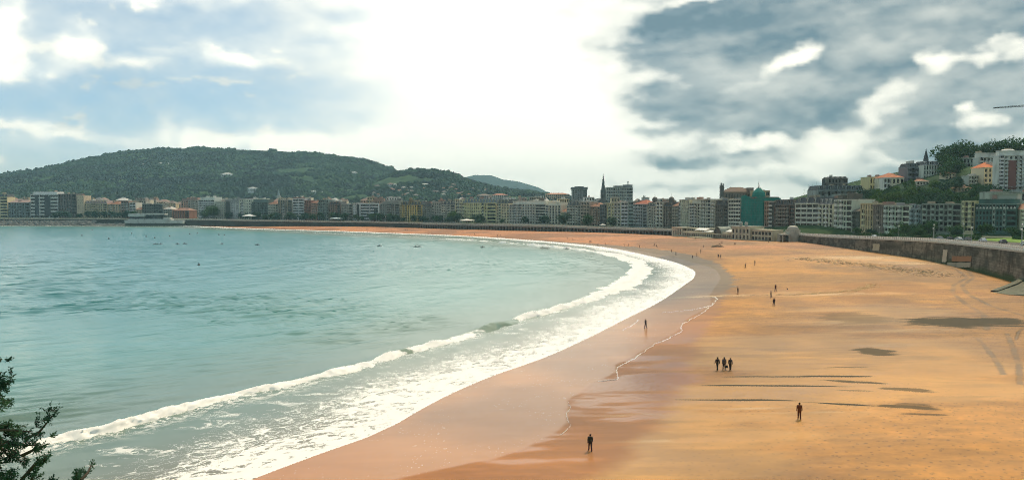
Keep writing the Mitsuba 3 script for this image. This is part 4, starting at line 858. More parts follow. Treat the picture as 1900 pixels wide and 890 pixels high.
# rows of town houses behind the seafront
TOWN = ['pale', 'grey', 'brown', 'white', 'pink', 'beige']; RN = {'hip': 'pitched roofed', 'flat': 'flat roofed', 'mansard': 'slate roofed', 'set': 'stepped roofed'}
g = random.Random(21); px = -20.0; HB = (350, 372)
cols = [(.5, .47, .4), (.3, .3, .29), (.3, .2, .16), (.62, .61, .58), (.42, .28, .24), (.44, .38, .28)]
while px < 1490:
    w = g.uniform(9, 24); r_ = g.random(); ci = g.randrange(6)
    Yb = dep(px) + g.choice([55, 90, 140, 200]) ; yt = g.uniform(366, 375) if px < 1240 else g.uniform(369, 376)
    if not (1100 < px + w / 2 < 1130) and not (640 < px < 660):
        rf = g.choice(['hip', 'hip', 'flat', 'mansard', 'set']); ci2 = (3, 1, 2, 3, 4, 5)[ci]
        building('town_house', px, px + w, yt, 7, max(2, int(w / 4)), g.choice(['punch', 'balcony', 'vertical']), cols[ci], rf, f'{TOWN[ci2]} {RN[rf]} back row block behind the {front_of(px + w / 2)}', 'apartment block', 'back row town blocks behind the seafront', Y=Yb, zb=8.5, D=14, roofcol=g.choice([(.26, .15, .12), (.2, .17, .15), (.5, .5, .48), (.16, .17, .18), (.3, .21, .18), (.6, .6, .58)]))  # the pale roof colours stand in for sky glare on roofs
    px += w * g.uniform(.6, 1.25)
# houses scattered on the wooded hills
def house(px, py, Yv, w, h, col, rc, label, group=None):
    c = at(px, py, Yv); key = numbered('hill_house'); tag(key, label, 'house', group); F = Frame(px - w / 2, px + w / 2, Yv, Yv, c[2] - 2); W = F.W; H = h / FOCAL * Yv
    m = MB(); m.box(0, W, 0, W * .7, -14, H + 2); part(key, 'wall', m.out(F), 'facade', col)
    m = MB(); gable(m, 0, W, 0, W * .7, H + 2.01, max(1.5, W * .14), .6); part(key, 'roof', m.out(F), 'roofing', rc)
    m = MB(); nb = max(2, int(W / 5))
    for b in range(nb): m.box((b + .3) * W / nb, (b + .7) * W / nb, -.08, .1, H * .35 + 2, H * .8 + 2)
    part(key, 'window', m.out(F), 'glass_dark', kind='stuff')
def on_hill(px, py):
    for hf, lo, hi_ in ((h2, 1720, 2700), (h1, 2080, 3500)):
        for Y in np.arange(lo, hi_, 10.0):
            q = at(px, py, Y)
            if float(hf((Y, q[0]))) > q[2] and q[2] > 20: return Y - 12
    return 2050
for px, py, w, h, lab in [(421, 328, 20, 5, 'broad white house halfway up the large hill'), (657, 325, 11, 5, 'white house on the right shoulder of the large hill'), (468, 358, 15, 9, 'white cubic building at the foot of the large hill'), (297, 305.5, 8, 3, 'white house in the high clearing of the large hill'), (310, 306, 7, 3, 'white house right beside the one in the high clearing'), (549, 301, 7, 3, 'small pale house high up right of the hill middle'), (442, 299, 5, 3, 'tiny pale house just under the hill crest'), (267, 307, 6, 3, 'leftmost pale house in the high clearing'), (582, 360, 9, 5, 'white house at the hill foot, left of its twin'), (600, 360, 8, 4, 'white house at the hill foot, right of its twin'), (789, 345, 14, 3, 'long pale house on the lower hill'), (733, 346, 6, 4, 'pale house between the two hills')]:
    house(px, py, on_hill(px, py), w, h, (.7, .7, .68), (.62, .6, .58), lab)
g = random.Random(5)
for k in range(34):
    px, py = g.uniform(690, 905), g.uniform(344, 366)
    house(px, py, on_hill(px, py), g.uniform(5, 10), g.uniform(3, 5), g.choice([(.55, .52, .48), (.4, .36, .33), (.45, .33, .3), (.62, .6, .58)]), g.choice([(.36, .16, .1), (.3, .24, .22), (.5, .48, .46)]), 'small house among trees on the lower hill slope', 'houses on the lower hill slope')

# buildings on the right hillside
V = 'villa'
hr = lambda *a, **k: building(*a, **k)
hr(V, 1517, 1602, 344, 4, 14, 'gallery', (.20, .235, .25), 'mansard', 'big dark grey mansion block with stepped slate roof on the right hillside', 'villa', Y=660, zb=19, D=24)
k_, F_, hw_, h_, d_ = hr(V, 1536, 1572, 328, 2, 6, 'punch', (.12, .125, .12), 'mansard', 'dark roof pavilion crowning the grey mansion block', 'villa', Y=678, zb=41, D=14)
m = MB(); m.cyl((F_.W * -.15, 3), 1.6, -4, 3, 8); m.cyl((F_.W * -.15, 3), 1.7, 3.0, 9, 8, .05); part(k_, 'turret', m.out(F_), 'roofing', (.07, .08, .08))
hr(V, 1560, 1640, 361, 2, 14, 'grid', (.22, .26, .26), 'flat', 'low grey terrace block below the hillside mansion', 'villa', Y=600, zb=16, D=14)
hr(V, 1613, 1641, 329, 4, 5, 'punch', (.50, .46, .27), 'flat', 'yellowish cream villa left of the red roofed house', 'villa', Y=672, zb=27, D=18)
hr(V, 1640, 1676, 321, 4, 5, 'punch', (.56, .52, .42), 'hip', 'pale villa with red tiled roof on the right hillside', 'villa', Y=650, zb=28, D=18, roofcol=(.40, .13, .06))
hr(V, 1639, 1651, 331, 5, 2, 'grid', (.58, .58, .53), 'flat', 'white narrow annex in front of the red roofed villa', 'villa', Y=636, zb=27, D=8)
hr(V, 1683, 1710, 303, 4, 4, 'gallery', (.13, .15, .18), 'mansard', 'dark blue grey mansion with steep roof on the hillside', 'villa', Y=648, zb=40, D=16)
k_, F_, hw_, h_, d_ = hr(V, 1712, 1746, 299, 4, 7, 'vertical', (.50, .54, .52), 'mansard', 'white mansion with a thin dark spire on the hillside', 'villa', Y=640, zb=42, D=16)
m = MB(); m.cyl((F_.W * .22, 3), 2.0, hw_, h_ + 1, 8); m.cyl((F_.W * .22, 3), 2.1, h_ + 1, h_ + 10, 8, .05); part(k_, 'spire', m.out(F_), 'roofing', (.06, .07, .08))
hr(V, 1779, 1804, 294, 5, 4, 'punch', (.22, .27, .26), 'flat', 'grey green house half hidden by hillside trees', 'villa', Y=640, zb=42, D=14)
hr(V, 1815, 1850, 284, 6, 5, 'balcony', (.42, .45, .44), 'set', 'pale grey hillside block left of the orange roof', 'villa', Y=600, zb=40, D=9)
hr(V, 1824, 1855, 301, 4, 4, 'punch', (.52, .46, .34), 'hip', 'cream house with bright orange roof beside the tall hillside tower', 'villa', Y=560, zb=38, D=16, roofcol=(.55, .15, .05))
k_, F_, hw_, h_, d_ = hr('apartment_tower', 1851, 1915, 280, 9, 7, 'punch', (.47, .51, .50), 'set', 'tall pale hillside tower with reddish central strip at right edge', 'apartment block', Y=540, zb=36, D=7)
m = MB(); m.box(F_.W * .27, F_.W * .50, -.35, .3, 0, hw_ - 3); part(k_, 'central_strip', m.out(F_), 'facade', (.25, .11, .10))
m = MB()
for b in (0.04, .165, .53, .655):
    for k in range(1, 9): m.box(F_.W * b, F_.W * (b + .09), -.9, -.02, k * hw_ / 9 - .3, k * hw_ / 9 + 1.0)
part(k_, 'bay', m.out(F_), 'facade', (.6, .63, .61), kind='stuff')
m = MB(); m.cyl((F_.W * .4, 6), 4.5, h_ + .3, h_ + 1.2, 14, 3.2); part(k_, 'roof_canopy', m.out(F_), 'facade', (.72, .72, .7))
hr(V, 1812, 1826, 318, 3, 2, 'punch', (.2, .16, .14), 'hip', 'small dark house below the pale hillside block', 'villa', Y=575, zb=40, D=10)
def on_slope(px, py):
    for Y in np.arange(462, 680, 2.0):
        q = at(px, py, Y)
        if float(zr(q[0], Y)) > q[2]: return Y
    return 600.0
YS = {px: on_slope(px, py) for px, py in ((1762, 332), (1806, 343), (1711, 345), (1788, 357))}
hr(V, 1753, 1771, 318, 3, 3, 'punch', (.46, .42, .32), 'hip', 'small cream house among trees right of the spired mansion', 'villa', Y=YS[1762], ybot=336, D=9, roofcol=(.30, .12, .07))
hr(V, 1796, 1816, 327, 3, 4, 'grid', (.36, .40, .38), 'flat', 'small grey terraced house below the grey green house', 'villa', Y=YS[1806], ybot=347, D=9)
hr(V, 1700, 1722, 333, 2, 4, 'punch', (.48, .46, .40), 'hip', 'low pale house at the wood edge below the spired mansion', 'villa', Y=YS[1711], ybot=349, D=9)
hr(V, 1776, 1800, 345, 2, 4, 'punch', (.42, .34, .24), 'hip', 'ochre cottage deep in the hillside wood', 'villa', Y=YS[1788], ybot=361, D=8)
hr('terrace_building', 1838, 1935, 357, 2, 12, 'grid', (.30, .36, .33), 'flat', 'long low terrace building above the dark teal mansion', 'villa', Y=490, zb=22, D=12, trim=(.46, .52, .47))
# ------------------------------------------------------------------ bathing house on the beach (right of centre), rotunda, boat club
def arc_opening(m, u, w, z0, h, v): m.box(u - w / 2, u + w / 2, v - .05, v + .1, z0, z0 + h)
def bathing_house():
    key = 'bathing_house'; labels[key] = {'label': 'long cream bathing house with arcades, turrets and glass vault standing on the sand', 'category': 'building'}
    p0, p1 = on_sand(1247, 438), on_sand(1432, 447.5)
    F = Frame(1247, 1432, p0[1], p1[1], 1.6); W = F.W; L = lambda px: (px - 1247) / (1432 - 1247) * W
    C = (.55, .53, .40); C2 = (.62, .60, .48)
    wall, glass, colm, roof = MB(), MB(), MB(), MB()
    # left pavilion: open loggia of columns
    a, b = 0, L(1268); wall.box(a, b, 0, 10, 0, 1.2); wall.box(a, b, -.3, 10.3, 6.6, 7.6); wall.box(a + .5, b - .5, 5, 10, 1.2, 6.6); glass.box(a + .8, b - .8, 4.8, 5.1, 1.5, 6.3)
    for k in range(5):
        u = a + .5 + k * (b - a - 1) / 4; colm.box(u - .4, u + .4, -.05, .75, 1.2, 6.59)
    # two long arcaded wings with terrace on top
    for a, b in ((L(1269), L(1333)), (L(1347), L(1367))):
        wall.box(a, b, .6, 10, 0, .9); wall.box(a, b, .3, 10, 3.3, 4.4); wall.box(a, b, 4, 10, .9, 3.3); wall.box(a, b, 5.2, 10, 4.4, 6.9); wall.box(a, b, 4.9, 10.3, 6.9, 7.3)
        n = int((b - a) / 2.1)
        for k in range(n + 1):
            u = a + .3 + k * (b - a - .6) / n; colm.box(u - .28, u + .28, .35, .95, .9, 3.29)
            if k < n: glass.box(u + .5, u + (b - a) / n - .2, 3.85, 3.99, 1.2, 3.2); glass.box(u + .4, u + (b - a) / n - .3, 5.05, 5.19, 4.8, 6.5)
        wall.box(a, b, .25, .45, 4.75, 5.3)
    # glazed vault bay
    a, b = L(1333), L(1347); wall.box(a, b, -.4, 10, 0, 4.0); nv = 12
    ang = np.linspace(0, np.pi, nv); r = (b - a) / 2
    for k in range(nv - 1):
        q = [(a + r - r * math.cos(t), 4.0 + 4.6 * math.sin(t)) for t in (ang[k], ang[k + 1])]
        vv = [[q[0][0], -.6, q[0][1]], [q[1][0], -.6, q[1][1]], [q[1][0], 10, q[1][1]], [q[0][0], 10, q[0][1]]]
        roof.raw(vv + [[x, y, z + .25] for x, y, z in vv], BOXF)
    glass.box(a + 1, b - 1, -.2, .2, 4.01, 7.4)
    for k in range(4): arc_opening(glass, a + (k + .5) * (b - a) / 4, 1.6, 1.0, 2.2, -.42)
    # right pavilion, two storeys with two turrets, then the wing
    a, b = L(1368), L(1399); wall.box(a, b, -1.4, 11, 0, 8.9); wall.box(a - .3, b + .3, -1.7, 11.3, 8.9, 9.5)
    for k in range(5):
        u = a + (k + .5) * (b - a) / 5
        for z in (1.2, 5.2): glass.box(u - .75, u + .75, -1.48, -1.3, z, z + 2.6)
        colm.box(u + (b - a) / 10 - .3, u + (b - a) / 10 + .25, -1.75, -1.41, 0, 8.89)
    for u in (L(1382), L(1391)): roof.cyl((u, -.2), 1.1, 9.5, 11.2, 8); roof.dome((u, -.2), 1.3, 11.2, 1.7, 8, 3)
    a, b = L(1399.5), W; wall.box(a, b, 0, 10, 0, 7.4); wall.box(a, b + .2, -.3, 10.3, 7.4, 7.9)
    for k in range(6):
        u = a + (k + .5) * (b - a) / 6
        for z in (1.0, 4.4): glass.box(u - 1.1, u + 1.1, -.08, .1, z, z + 2.1)
    part(key, 'wall', wall.out(F), 'facade', C); part(key, 'window', glass.out(F), 'glass_dark', kind='stuff'); part(key, 'column', colm.out(F), 'facade', C2, kind='stuff')
    part(key, 'vault_roof', roof.out(F), 'facade', (.36, .40, .36))
    m = MB(); m.box(0, L(1268), -.5, 10.5, 7.61, 7.8); m.box(L(1368) - .4, L(1399) + .4, -1.8, 11.4, 9.51, 9.7); part(key, 'flat_roof', m.out(F), 'roofing', (.4, .38, .32))
    for x0, x1, z, nm in ((1296, 1318, 6.0, 'white awning at the middle of the bathing house'), (1310, 1329, 4.6, 'lower white awning in front of the vault'), (1355, 1369, 5.6, 'white awning left of the turreted pavilion')):
        u0, u1 = L(x0), L(x1); m = MB(); m.raw([[u0, -.8, z], [u1, -.8, z], [u1, 3.4, z + 1.3], [u0, 3.4, z + 1.3], [u0, -.8, z + .08], [u1, -.8, z + .08], [u1, 3.4, z + 1.38], [u0, 3.4, z + 1.38]], BOXF)
        part(key, 'awning', m.out(F), 'cloth', (.82, .82, .8), label=nm)
    m = MB(); m.box(L(1300), L(1340), -9, -.9, -.8, 1.1); m.box(L(1302), L(1338), -10.5, -9.01, -.8, .5); part(key, 'terrace_steps', m.out(F), 'facade', (.5, .42, .28))
bathing_house()
def rotunda():
    key = 'rotunda_pavilion'; labels[key] = {'label': 'pale domed rotunda at the start of the near sea wall', 'category': 'pavilion'}
    c = on_sand(1473, 449); Y = c[1] + 8; x = at(1471, 440, Y)[0]; k = Y / FOCAL
    m = MB(); m.cyl((x, Y), 12.5 * k, 1.0, 8.0, 24); part(key, 'base', m.out(), 'facade', (.5, .49, .42))
    m = MB(); m.cyl((x, Y), 12.9 * k, 8.01, 8.5, 24); m.cyl((x, Y), 9.5 * k, 8.51, 10.6, 24); part(key, 'drum', m.out(), 'facade', (.56, .54, .46))
    m = MB(); m.dome((x, Y), 9.8 * k, 10.61, 1.9, 24, 4); part(key, 'dome', m.out(), 'facade', (.46, .45, .4))
    m = MB()
    for q in range(24):
        a = q * 2 * np.pi / 24; m.box(x + 12.6 * k * math.cos(a) - .2, x + 12.6 * k * math.cos(a) + .2, Y + 12.6 * k * math.sin(a) - .2, Y + 12.6 * k * math.sin(a) + .2, 8.51, 9.7)
        if q % 2: m.box(x + 9.6 * k * math.cos(a) - .3, x + 9.6 * k * math.cos(a) + .3, Y + 9.6 * k * math.sin(a) - .3, Y + 9.6 * k * math.sin(a) + .3, 8.52, 10.5)
    part(key, 'pillar', m.out(), 'facade', (.5, .49, .43), kind='stuff')
    m = MB(); m.box(x - 25 * k, x - 10 * k, Y - 6, Y + 4, 1.0, 7.2); m.box(x + 9 * k, x + 23 * k, Y - 7.5, Y + 4, 1.0, 7.4); part(key, 'wing', m.out(), 'facade', (.42, .42, .37))
    m = MB(); m.box(x - 23.5 * k, x - 14 * k, Y - 6.08, Y - 5.9, 2.0, 6.3); m.cyl((x - 18.7 * k, Y - 3.2), 3.0, 2, 6.4, 12); part(key, 'archway', m.out(), 'glass_dark')
rotunda()
def boat_club():
    key = 'boat_club'; labels[key] = {'label': 'white ship shaped boat club built out over the far sea wall', 'category': 'clubhouse'}
    Y = 1045; F = Frame(233, 341, Y, Y, 0); W = F.W; z = lambda py: zat(0, py, Y); L = lambda px: (px - 233) / 108 * W
    m = MB(); m.box(0, W, -3, 8, z(414), z(408.5)); m.box(L(238), L(318), -1, 8, z(408.5) + .01, z(406)); m.box(L(303), L(315), 0, 8, z(406) + .01, z(403.5)); part(key, 'hull', m.out(F), 'facade', (.52, .53, .5))
    m = MB(); m.box(L(240), L(303), 0, 8, z(406) + .01, z(402)); m.box(L(269), L(304), .5, 8, z(402) + .01, z(398.5)); part(key, 'window_band', m.out(F), 'glass_dark')
    m = MB(); m.box(L(239), L(270), -1.5, 8, z(401.6), z(398.4)); m.box(L(240), L(306), -2, 9, z(398.2), z(396.2)); part(key, 'roof', m.out(F), 'facade', (.62, .63, .6))
    m = MB(); m.box(L(232), L(342), -.2, 8, -.5, z(414) - .01); part(key, 'base', m.out(F), 'facade', (.10, .11, .10))
boat_club()

# ------------------------------------------------------------------ trees
bsdf('bark', base_color=rgb(.07, .055, .04), roughness=.9)
def leaf_bsdf(name, a, b): scene[name] = {'type': 'principledthin', 'base_color': proc(lambda p, n, uv: mix(a, b, smoothstep(.3, .75, .5 * cell_rand(p.x * 1.3, p.y * 1.3, p.z * 1.3) + .5 * fbm(p.x * .22, p.y * .22, p.z * .22, 3)))), 'roughness': .6, 'diff_trans': .55, 'spec_trans': 0.0}
leaf_bsdf('leaf_dark', (.030, .080, .042), (.065, .14, .05)); leaf_bsdf('leaf_mid', (.05, .115, .04), (.11, .19, .05)); leaf_bsdf('leaf_blue', (.026, .068, .052), (.055, .115, .07)); leaf_bsdf('leaf_near', (.035, .095, .07), (.075, .16, .09))
def crown_mesh(seed, lobes, n, leaf, flat=.8):
    g = np.random.default_rng(seed); L = []
    for k in range(lobes):
        a = g.uniform(0, 6.28); r = g.uniform(.0, .55); L.append((r * math.cos(a), r * math.sin(a), g.uniform(.42, .85), g.uniform(.28, .46)))
    L = np.array(L); i = g.integers(0, lobes, n); d = g.normal(size=(n, 3)); d /= np.linalg.norm(d, axis=1, keepdims=True)
    c = L[i, :3] + d * L[i, 3:4] * g.uniform(.45, 1.08, (n, 1)) * np.array([1, 1, flat])
    q = g.normal(size=(n, 3)); q = q * .6 + d * .5; q /= np.linalg.norm(q, axis=1, keepdims=True)
    t = np.cross(q, g.normal(size=(n, 3))); t /= np.linalg.norm(t, axis=1, keepdims=True); b = np.cross(q, t)
    s = leaf * g.uniform(.6, 1.5, (n, 1))
    v = np.stack([c - t * s, c - b * s * .7, c + t * s, c + b * s * .7], 1).reshape(-1, 3); o = np.arange(n) * 4
    return (v, np.vstack([np.c_[o, o + 1, o + 2], np.c_[o, o + 2, o + 3]])), L
def trunk_mesh(L, seed, thick=.035):
    g = np.random.default_rng(seed + 50); m = MB(); m.tube([[0, 0, -.25], [.01, .01, .15], [.0, .02, .42]], [thick, thick * .8, thick * .55], 6)
    for x, y, z, r in L: m.tube([[0, .015, g.uniform(.2, .38)], [x * .5, y * .5, z * .75], [x, y, z]], [thick * .5, thick * .3, thick * .1], 4)
    return m.out()
TREES = []
for k, (lb, n, lf) in enumerate([(7, 900, .062), (9, 1100, .055), (6, 800, .065), (8, 1000, .058)]):
    (vf, L) = crown_mesh(60 + k, lb, n, lf); TREES.append((vf, trunk_mesh(L, k)))
CACHE = {}
def tree(kind, pos, h, w, leaf, label, group=None, var=None, cat='tree'):
    key = numbered(kind); tag(key, label, cat, group); k = R.randrange(4) if var is None else var; a = R.uniform(0, 360)
    M = T().translate([float(q) for q in pos]).rotate([0, 0, 1], a).scale([w, w, h])
    for nm, vf, bs in (('crown', TREES[k][0], leaf), ('trunk', TREES[k][1], 'bark')):
        if (k, nm, bs) not in CACHE: CACHE[k, nm, bs] = ply(vf, bs)
        scene[f'{key}__{nm}'] = {**CACHE[k, nm, bs], 'to_world': M}
    return key
# hillside wood on the right
g = random.Random(11); n = 0; spots = []
tries = 0
while n < 190 and tries < 9000:
    tries += 1
    x, y = g.uniform(235, 640), g.uniform(462, 690); z = float(zr(x, y)); px = 950 + FOCAL * x / y
    if z < 13 or px > 1960 or px < 1560: continue
    py = HORIZON - (z - CAMZ) / FOCAL * 0 - (z - CAMZ) * FOCAL / y
    if any((x - a) ** 2 + (y - b) ** 2 < 30 for a, b in spots): continue
    hh = g.uniform(7, 12); topy = HORIZON - (z + hh * .95 - CAMZ) * FOCAL / y
    if any(a_ - 4 < px < b_ + 4 and topy < yb and y < Yv for a_, b_, yb, Yv in [(1752, 1772, 330, YS[1762]), (1795, 1817, 339, YS[1806]), (1699, 1723, 344, YS[1711]), (1775, 1801, 355, YS[1788])] + [(*q, 690) for q in ((1500, 1604, 366), (1604, 1640, 350), (1639, 1682, 346), (1680, 1748, 332), (1779, 1816, 322), (1816, 1852, 322), (1824, 1856, 338), (1850, 1920, 352))]): continue
    spots.append((x, y)); n += 1
    tree('hillside_tree', (x, y, z - 1), hh, hh * g.uniform(.75, 1.0), g.choice(['leaf_dark', 'leaf_dark', 'leaf_mid', 'leaf_blue']), 'bushy green tree in the wood covering the right hillside', 'trees of the right hillside wood')
for px, py, Y, h, lab in [(1762, 290, 660, 15, 'tall round tree on the right hilltop skyline'), (1780, 284, 665, 17, 'tallest dark tree on the right hilltop skyline'), (1798, 284, 668, 17, 'dark skyline tree left of the tower behind the trees'), (1817, 287, 665, 13, 'low skyline tree above the pale hillside block'), (1838, 281, 660, 12, 'skyline tree left of the flat pale roof'), (1872, 277, 650, 16, 'round skyline tree above the tall hillside tower'), (1890, 277, 650, 15, 'skyline tree at the right edge above the hillside tower')]:
    c = at(px, py, Y); z = min(float(zr(c[0], Y)), c[2]); top = zat(0, py - 16, Y); tree('skyline_tree', (c[0], Y, z - 1), max(h, top - z), h * 1.05, 'leaf_dark', lab)
# small trees along the seafront road
g = random.Random(3); px = 70.0
while px < 1110:
    dens = 1.0 if px < 240 or 400 < px < 860 else .35
    if g.random() < dens and not 232 < px < 345:
        w_ = wall_at(px, g.uniform(27, 40), .2); hh = g.uniform(5, 10); tree('seafront_tree', w_, hh, hh * .95, g.choice(['leaf_dark', 'leaf_blue', 'leaf_blue']), f'small dark tree in front of the {front_of(px)}', 'small trees along the far seafront')
    px += g.uniform(6, 17)
for px, off, h, w_, lf, lab in [(358, 38, 17, 17, 'leaf_mid', 'bright green round tree right of the reddish brick house'), (795, 36, 12, 11, 'leaf_mid', 'green tree right of the yellow block'), (1567, 34, 7, 8, 'leaf_dark', 'broad dark tree in front of the gallery block'), (1580, 40, 8, 7, 'leaf_dark', 'tall dark tree between gallery block and cream house'), (1545, 36, 4.5, 8, 'leaf_mid', 'low pale green tree before the square loggia block'), (1605, 44, 6, 6, 'leaf_dark', 'dark tree at the foot of the tall windowed cream house'), (1625, 40, 5, 5, 'leaf_blue', 'small bluish tree before the brownish house'), (1700, 70, 4, 5, 'leaf_dark', 'small dark tree before the blue grey house'), (1735, 62, 3, 5, 'leaf_blue', 'low bush like tree before the gridded balcony block'), (1852, 120, 7, 9, 'leaf_mid', 'green tree in front of the dark teal mansion, right half'), (1875, 110, 10, 10, 'leaf_mid', 'taller green tree beside the right edge'), (1897, 100, 12, 12, 'leaf_dark', 'dark tree cut by the right edge of the photo'), (1832, 125, 5, 7, 'leaf_mid', 'low tree in front of the dark teal mansion, left half'), (1775, 90, 4, 5, 'leaf_dark', 'small dark tree before the tall cream bow windowed house'), (1502, 30, 4.5, 6, 'leaf_dark', 'small tree just right of the rotunda'), (1520, 32, 4, 6, 'leaf_blue', 'second small tree right of the rotunda')]:
    tree('seafront_tree', wall_at(px, off, .1), h, w_, lf, lab)
for px, off, h, w_, lab in [(1556, 46, 8, 7, 'tree before the square loggia block, close to the gallery block'), (1590, 30, 5, 6, 'small tree close behind the railing before the dark narrow house'), (1612, 55, 7, 7, 'tree touching the tall windowed cream house'), (1645, 60, 5, 6, 'small tree at the left corner of the pale green house'), (1684, 66, 5, 5, 'small tree at the right corner of the pale green house'), (1760, 74, 5, 6, 'tree before the right end of the gridded balcony block'), (1822, 100, 6, 7, 'tree before the left end of the dark teal mansion'), (1888, 90, 9, 8, 'tree before the right end of the dark teal mansion'), (1862, 100, 8, 7, 'tree behind the pale blue parasol')]:
    tree('seafront_tree', wall_at(px, off, .1), h, w_, 'leaf_mid' if px > 1800 else 'leaf_dark', lab)
# lawns, hedges on the right
for k, (px0, px1, o0, o1, lab) in enumerate([(1655, 1790, 28, 60, 'lawn'), (1795, 2000, 40, 110, 'lawn')]):
    s_ = (WPX > px0) & (WPX < px1); v_, f_ = strip(o0, o1, .12, 1.2, s_); put(numbered('lawn_strip'), (v_, f_), 'lawn')
tag('lawn_strip', 'green lawn between road and houses', kind='structure'); tag('lawn_strip_001', 'green lawn below the dark teal mansion', kind='structure')
def hedge(px0, px1, off, h, lab):
    g_ = np.random.default_rng(int(px0)); vs, fs, n_ = [], [], 0; m = MB()
    N = 500
    for q in range(N):
        c = wall_at(px0 + (px1 - px0) * q / N, off + g_.uniform(-1, 1), .5 + g_.uniform(0, h)); d = g_.normal(size=(4, 3)) * .45
        m.raw(c + d, [[0, 1, 2], [0, 2, 3]])
    key = numbered('hedge'); tag(key, lab, 'hedge'); part(key, 'foliage', m.out(), 'leaf_dark')
hedge(1690, 1790, 44, 1.4, 'dark hedge along the lawn before the gridded balcony block'); hedge(1800, 1900, 60, 1.8, 'dark hedge below the dark teal mansion'); hedge(1800, 1890, 80, 1.6, 'upper hedge close to the dark teal mansion'); hedge(1510, 1600, 27, 1.6, 'low hedge behind the railing right of the rotunda'); hedge(1600, 1690, 30, 1.4, 'long low hedge before the cream and brownish houses')

# ------------------------------------------------------------------ street lamps, cars, tents, parasols
def lamp(px, off, h, lab, group=None):
    w_ = wall_at(px, off, 0); key = numbered('street_lamp'); tag(key, lab, 'street lamp', group)
    m = MB(); m.cyl(w_[:2], .22, w_[2], w_[2] + .8, 8, .14); m.cyl(w_[:2], .09, w_[2] + .8, w_[2] + h, 6, .06); part(key, 'post', m.out(), 'metal_paint', (.45, .46, .44))
    s_ = trimesh.creation.icosphere(1, .34); s_.apply_translation([w_[0], w_[1], w_[2] + h + .3]); part(key, 'globe', (s_.vertices, s_.faces), 'lamp_globe', None, True)
for px, off, h, lab in [(1602, 8, 5.5, 'white globe lamp behind the railing, leftmost on the near wall'), (1633, 9, 6, 'white globe lamp before the brownish house'), (1690, 10, 6.5, 'white globe lamp before the blue grey house'), (1697, 8, 5, 'shorter globe lamp close to the railing before the blue grey house'), (1729, 12, 7, 'white globe lamp before the gridded balcony block'), (1756, 9, 5.5, 'white globe lamp before the right part of the gridded block'), (1812, 14, 7, 'white globe lamp left of the dark teal mansion'), (1827, 11, 5.5, 'white globe lamp before the dark teal mansion, left'), (1857, 12, 7, 'white globe lamp before the dark teal mansion, middle'), (1866, 9, 5, 'short globe lamp before the dark teal mansion'), (1893, 9, 4.5, 'white globe lamp at the right edge of the photo')]:
    lamp(px, off, h, lab)
for px in (478, 520, 600, 690, 706, 745, 812, 890, 945): lamp(px, 8, 6.5, f'thin lamp post in front of the {front_of(px)}', 'lamp posts along the far promenade')
def car_mesh(L, W, H, van=False):
    m, gl = MB(), MB(); c = H * (.55 if not van else .5)
    m.frustum(-L / 2, L / 2, -W / 2, W / 2, .28, c, .08, .05); m.frustum(-L * (.30 if not van else .46), L * (.36 if not van else .47), -W / 2 + .08, W / 2 - .08, c + .003, H, L * (.12 if not van else .04), .16)
    gl.frustum(-L * (.285 if not van else .40), L * (.345 if not van else .44), -W / 2 + .05, W / 2 - .05, c + .05, H - .1, L * .105 if not van else .1, .14)
    wh = MB()
    for a in (-.31, .31):
        for b in (-1, 1):
            q = trimesh.creation.cylinder(.32, .22, sections=12); q.apply_transform(trimesh.transformations.rotation_matrix(np.pi / 2, [1, 0, 0])); q.apply_translation([a * L, b * (W / 2 - .1), .32]); wh.mesh(q)
    return m.out(), gl.out(), wh.out()
CM = {False: car_mesh(4.3, 1.75, 1.45), True: car_mesh(5.2, 2.0, 2.3, True)}
def car(px, off, col, lab, van=False, ang=None):
    w_ = wall_at(px, off, .09); i = int(np.argmin(np.abs(WPX - px))); a = math.degrees(math.atan2(_t[i][1], _t[i][0])) if ang is None else ang
    key = numbered('parked_van' if van else 'parked_car'); tag(key, lab, 'van' if van else 'car'); M = T().translate([float(q) for q in w_]).rotate([0, 0, 1], a)
    b_, g_, h_ = CM[van]
    for nm, vf, bs, cc in (('body', b_, 'metal_paint', col), ('window', g_, 'glass_dark', None), ('wheel', h_, 'metal_paint', (.02, .02, .02))): put(f'{key}__{nm}', vf, bs, cc, to_world=M)
    tag(f'{key}__wheel', kind='stuff')
for px, off, col, lab, van in [(1727, 20, (.7, .7, .7), 'white car on the road before the gridded balcony block', False), (1765, 18, (.05, .05, .06), 'dark car on the road before the cream bow windowed house', False), (1797, 18, (.72, .72, .72), 'white car on the road below the hedges', False), (1811, 18, (.6, .61, .6), 'pale car right behind the white one', False), (1844, 19, (.72, .72, .7), 'white car before the parasol', False), (1896, 15, (.5, .55, .58), 'pale car at the right edge', False), (1560, 18, (.7, .72, .72), 'white car behind the railing right of the rotunda', False), (1671, 22, (.04, .05, .05), 'dark car before the pale green house', False), (1655, 22, (.3, .31, .32), 'grey car before the pale green house', False), (1699, 22, (.12, .13, .14), 'dark grey car before the blue grey house', False), (1864, 24, (.05, .06, .08), 'dark van beside the parasol', True), (1685, 22, (.66, .66, .64), 'pale car before the blue grey house', False)]:
    car(px, off, col, lab, van)
def parasol(px, off, r, h, col, lab, kind='parasol', sides=8):
    w_ = wall_at(px, off, .05); key = numbered(kind); tag(key, lab, 'parasol' if kind == 'parasol' else 'tent'); m = MB(); m.cyl(w_[:2], .06, w_[2], w_[2] + h, 6); part(key, 'pole', m.out(), 'metal_paint', (.4, .4, .4))
    m = MB(); m.cyl(w_[:2], r, w_[2] + h * .74, w_[2] + h, sides, .1); m.cyl(w_[:2], r, w_[2] + h * .68, w_[2] + h * .74 - .005, sides, r); part(key, 'canopy', m.out(), 'cloth', col)
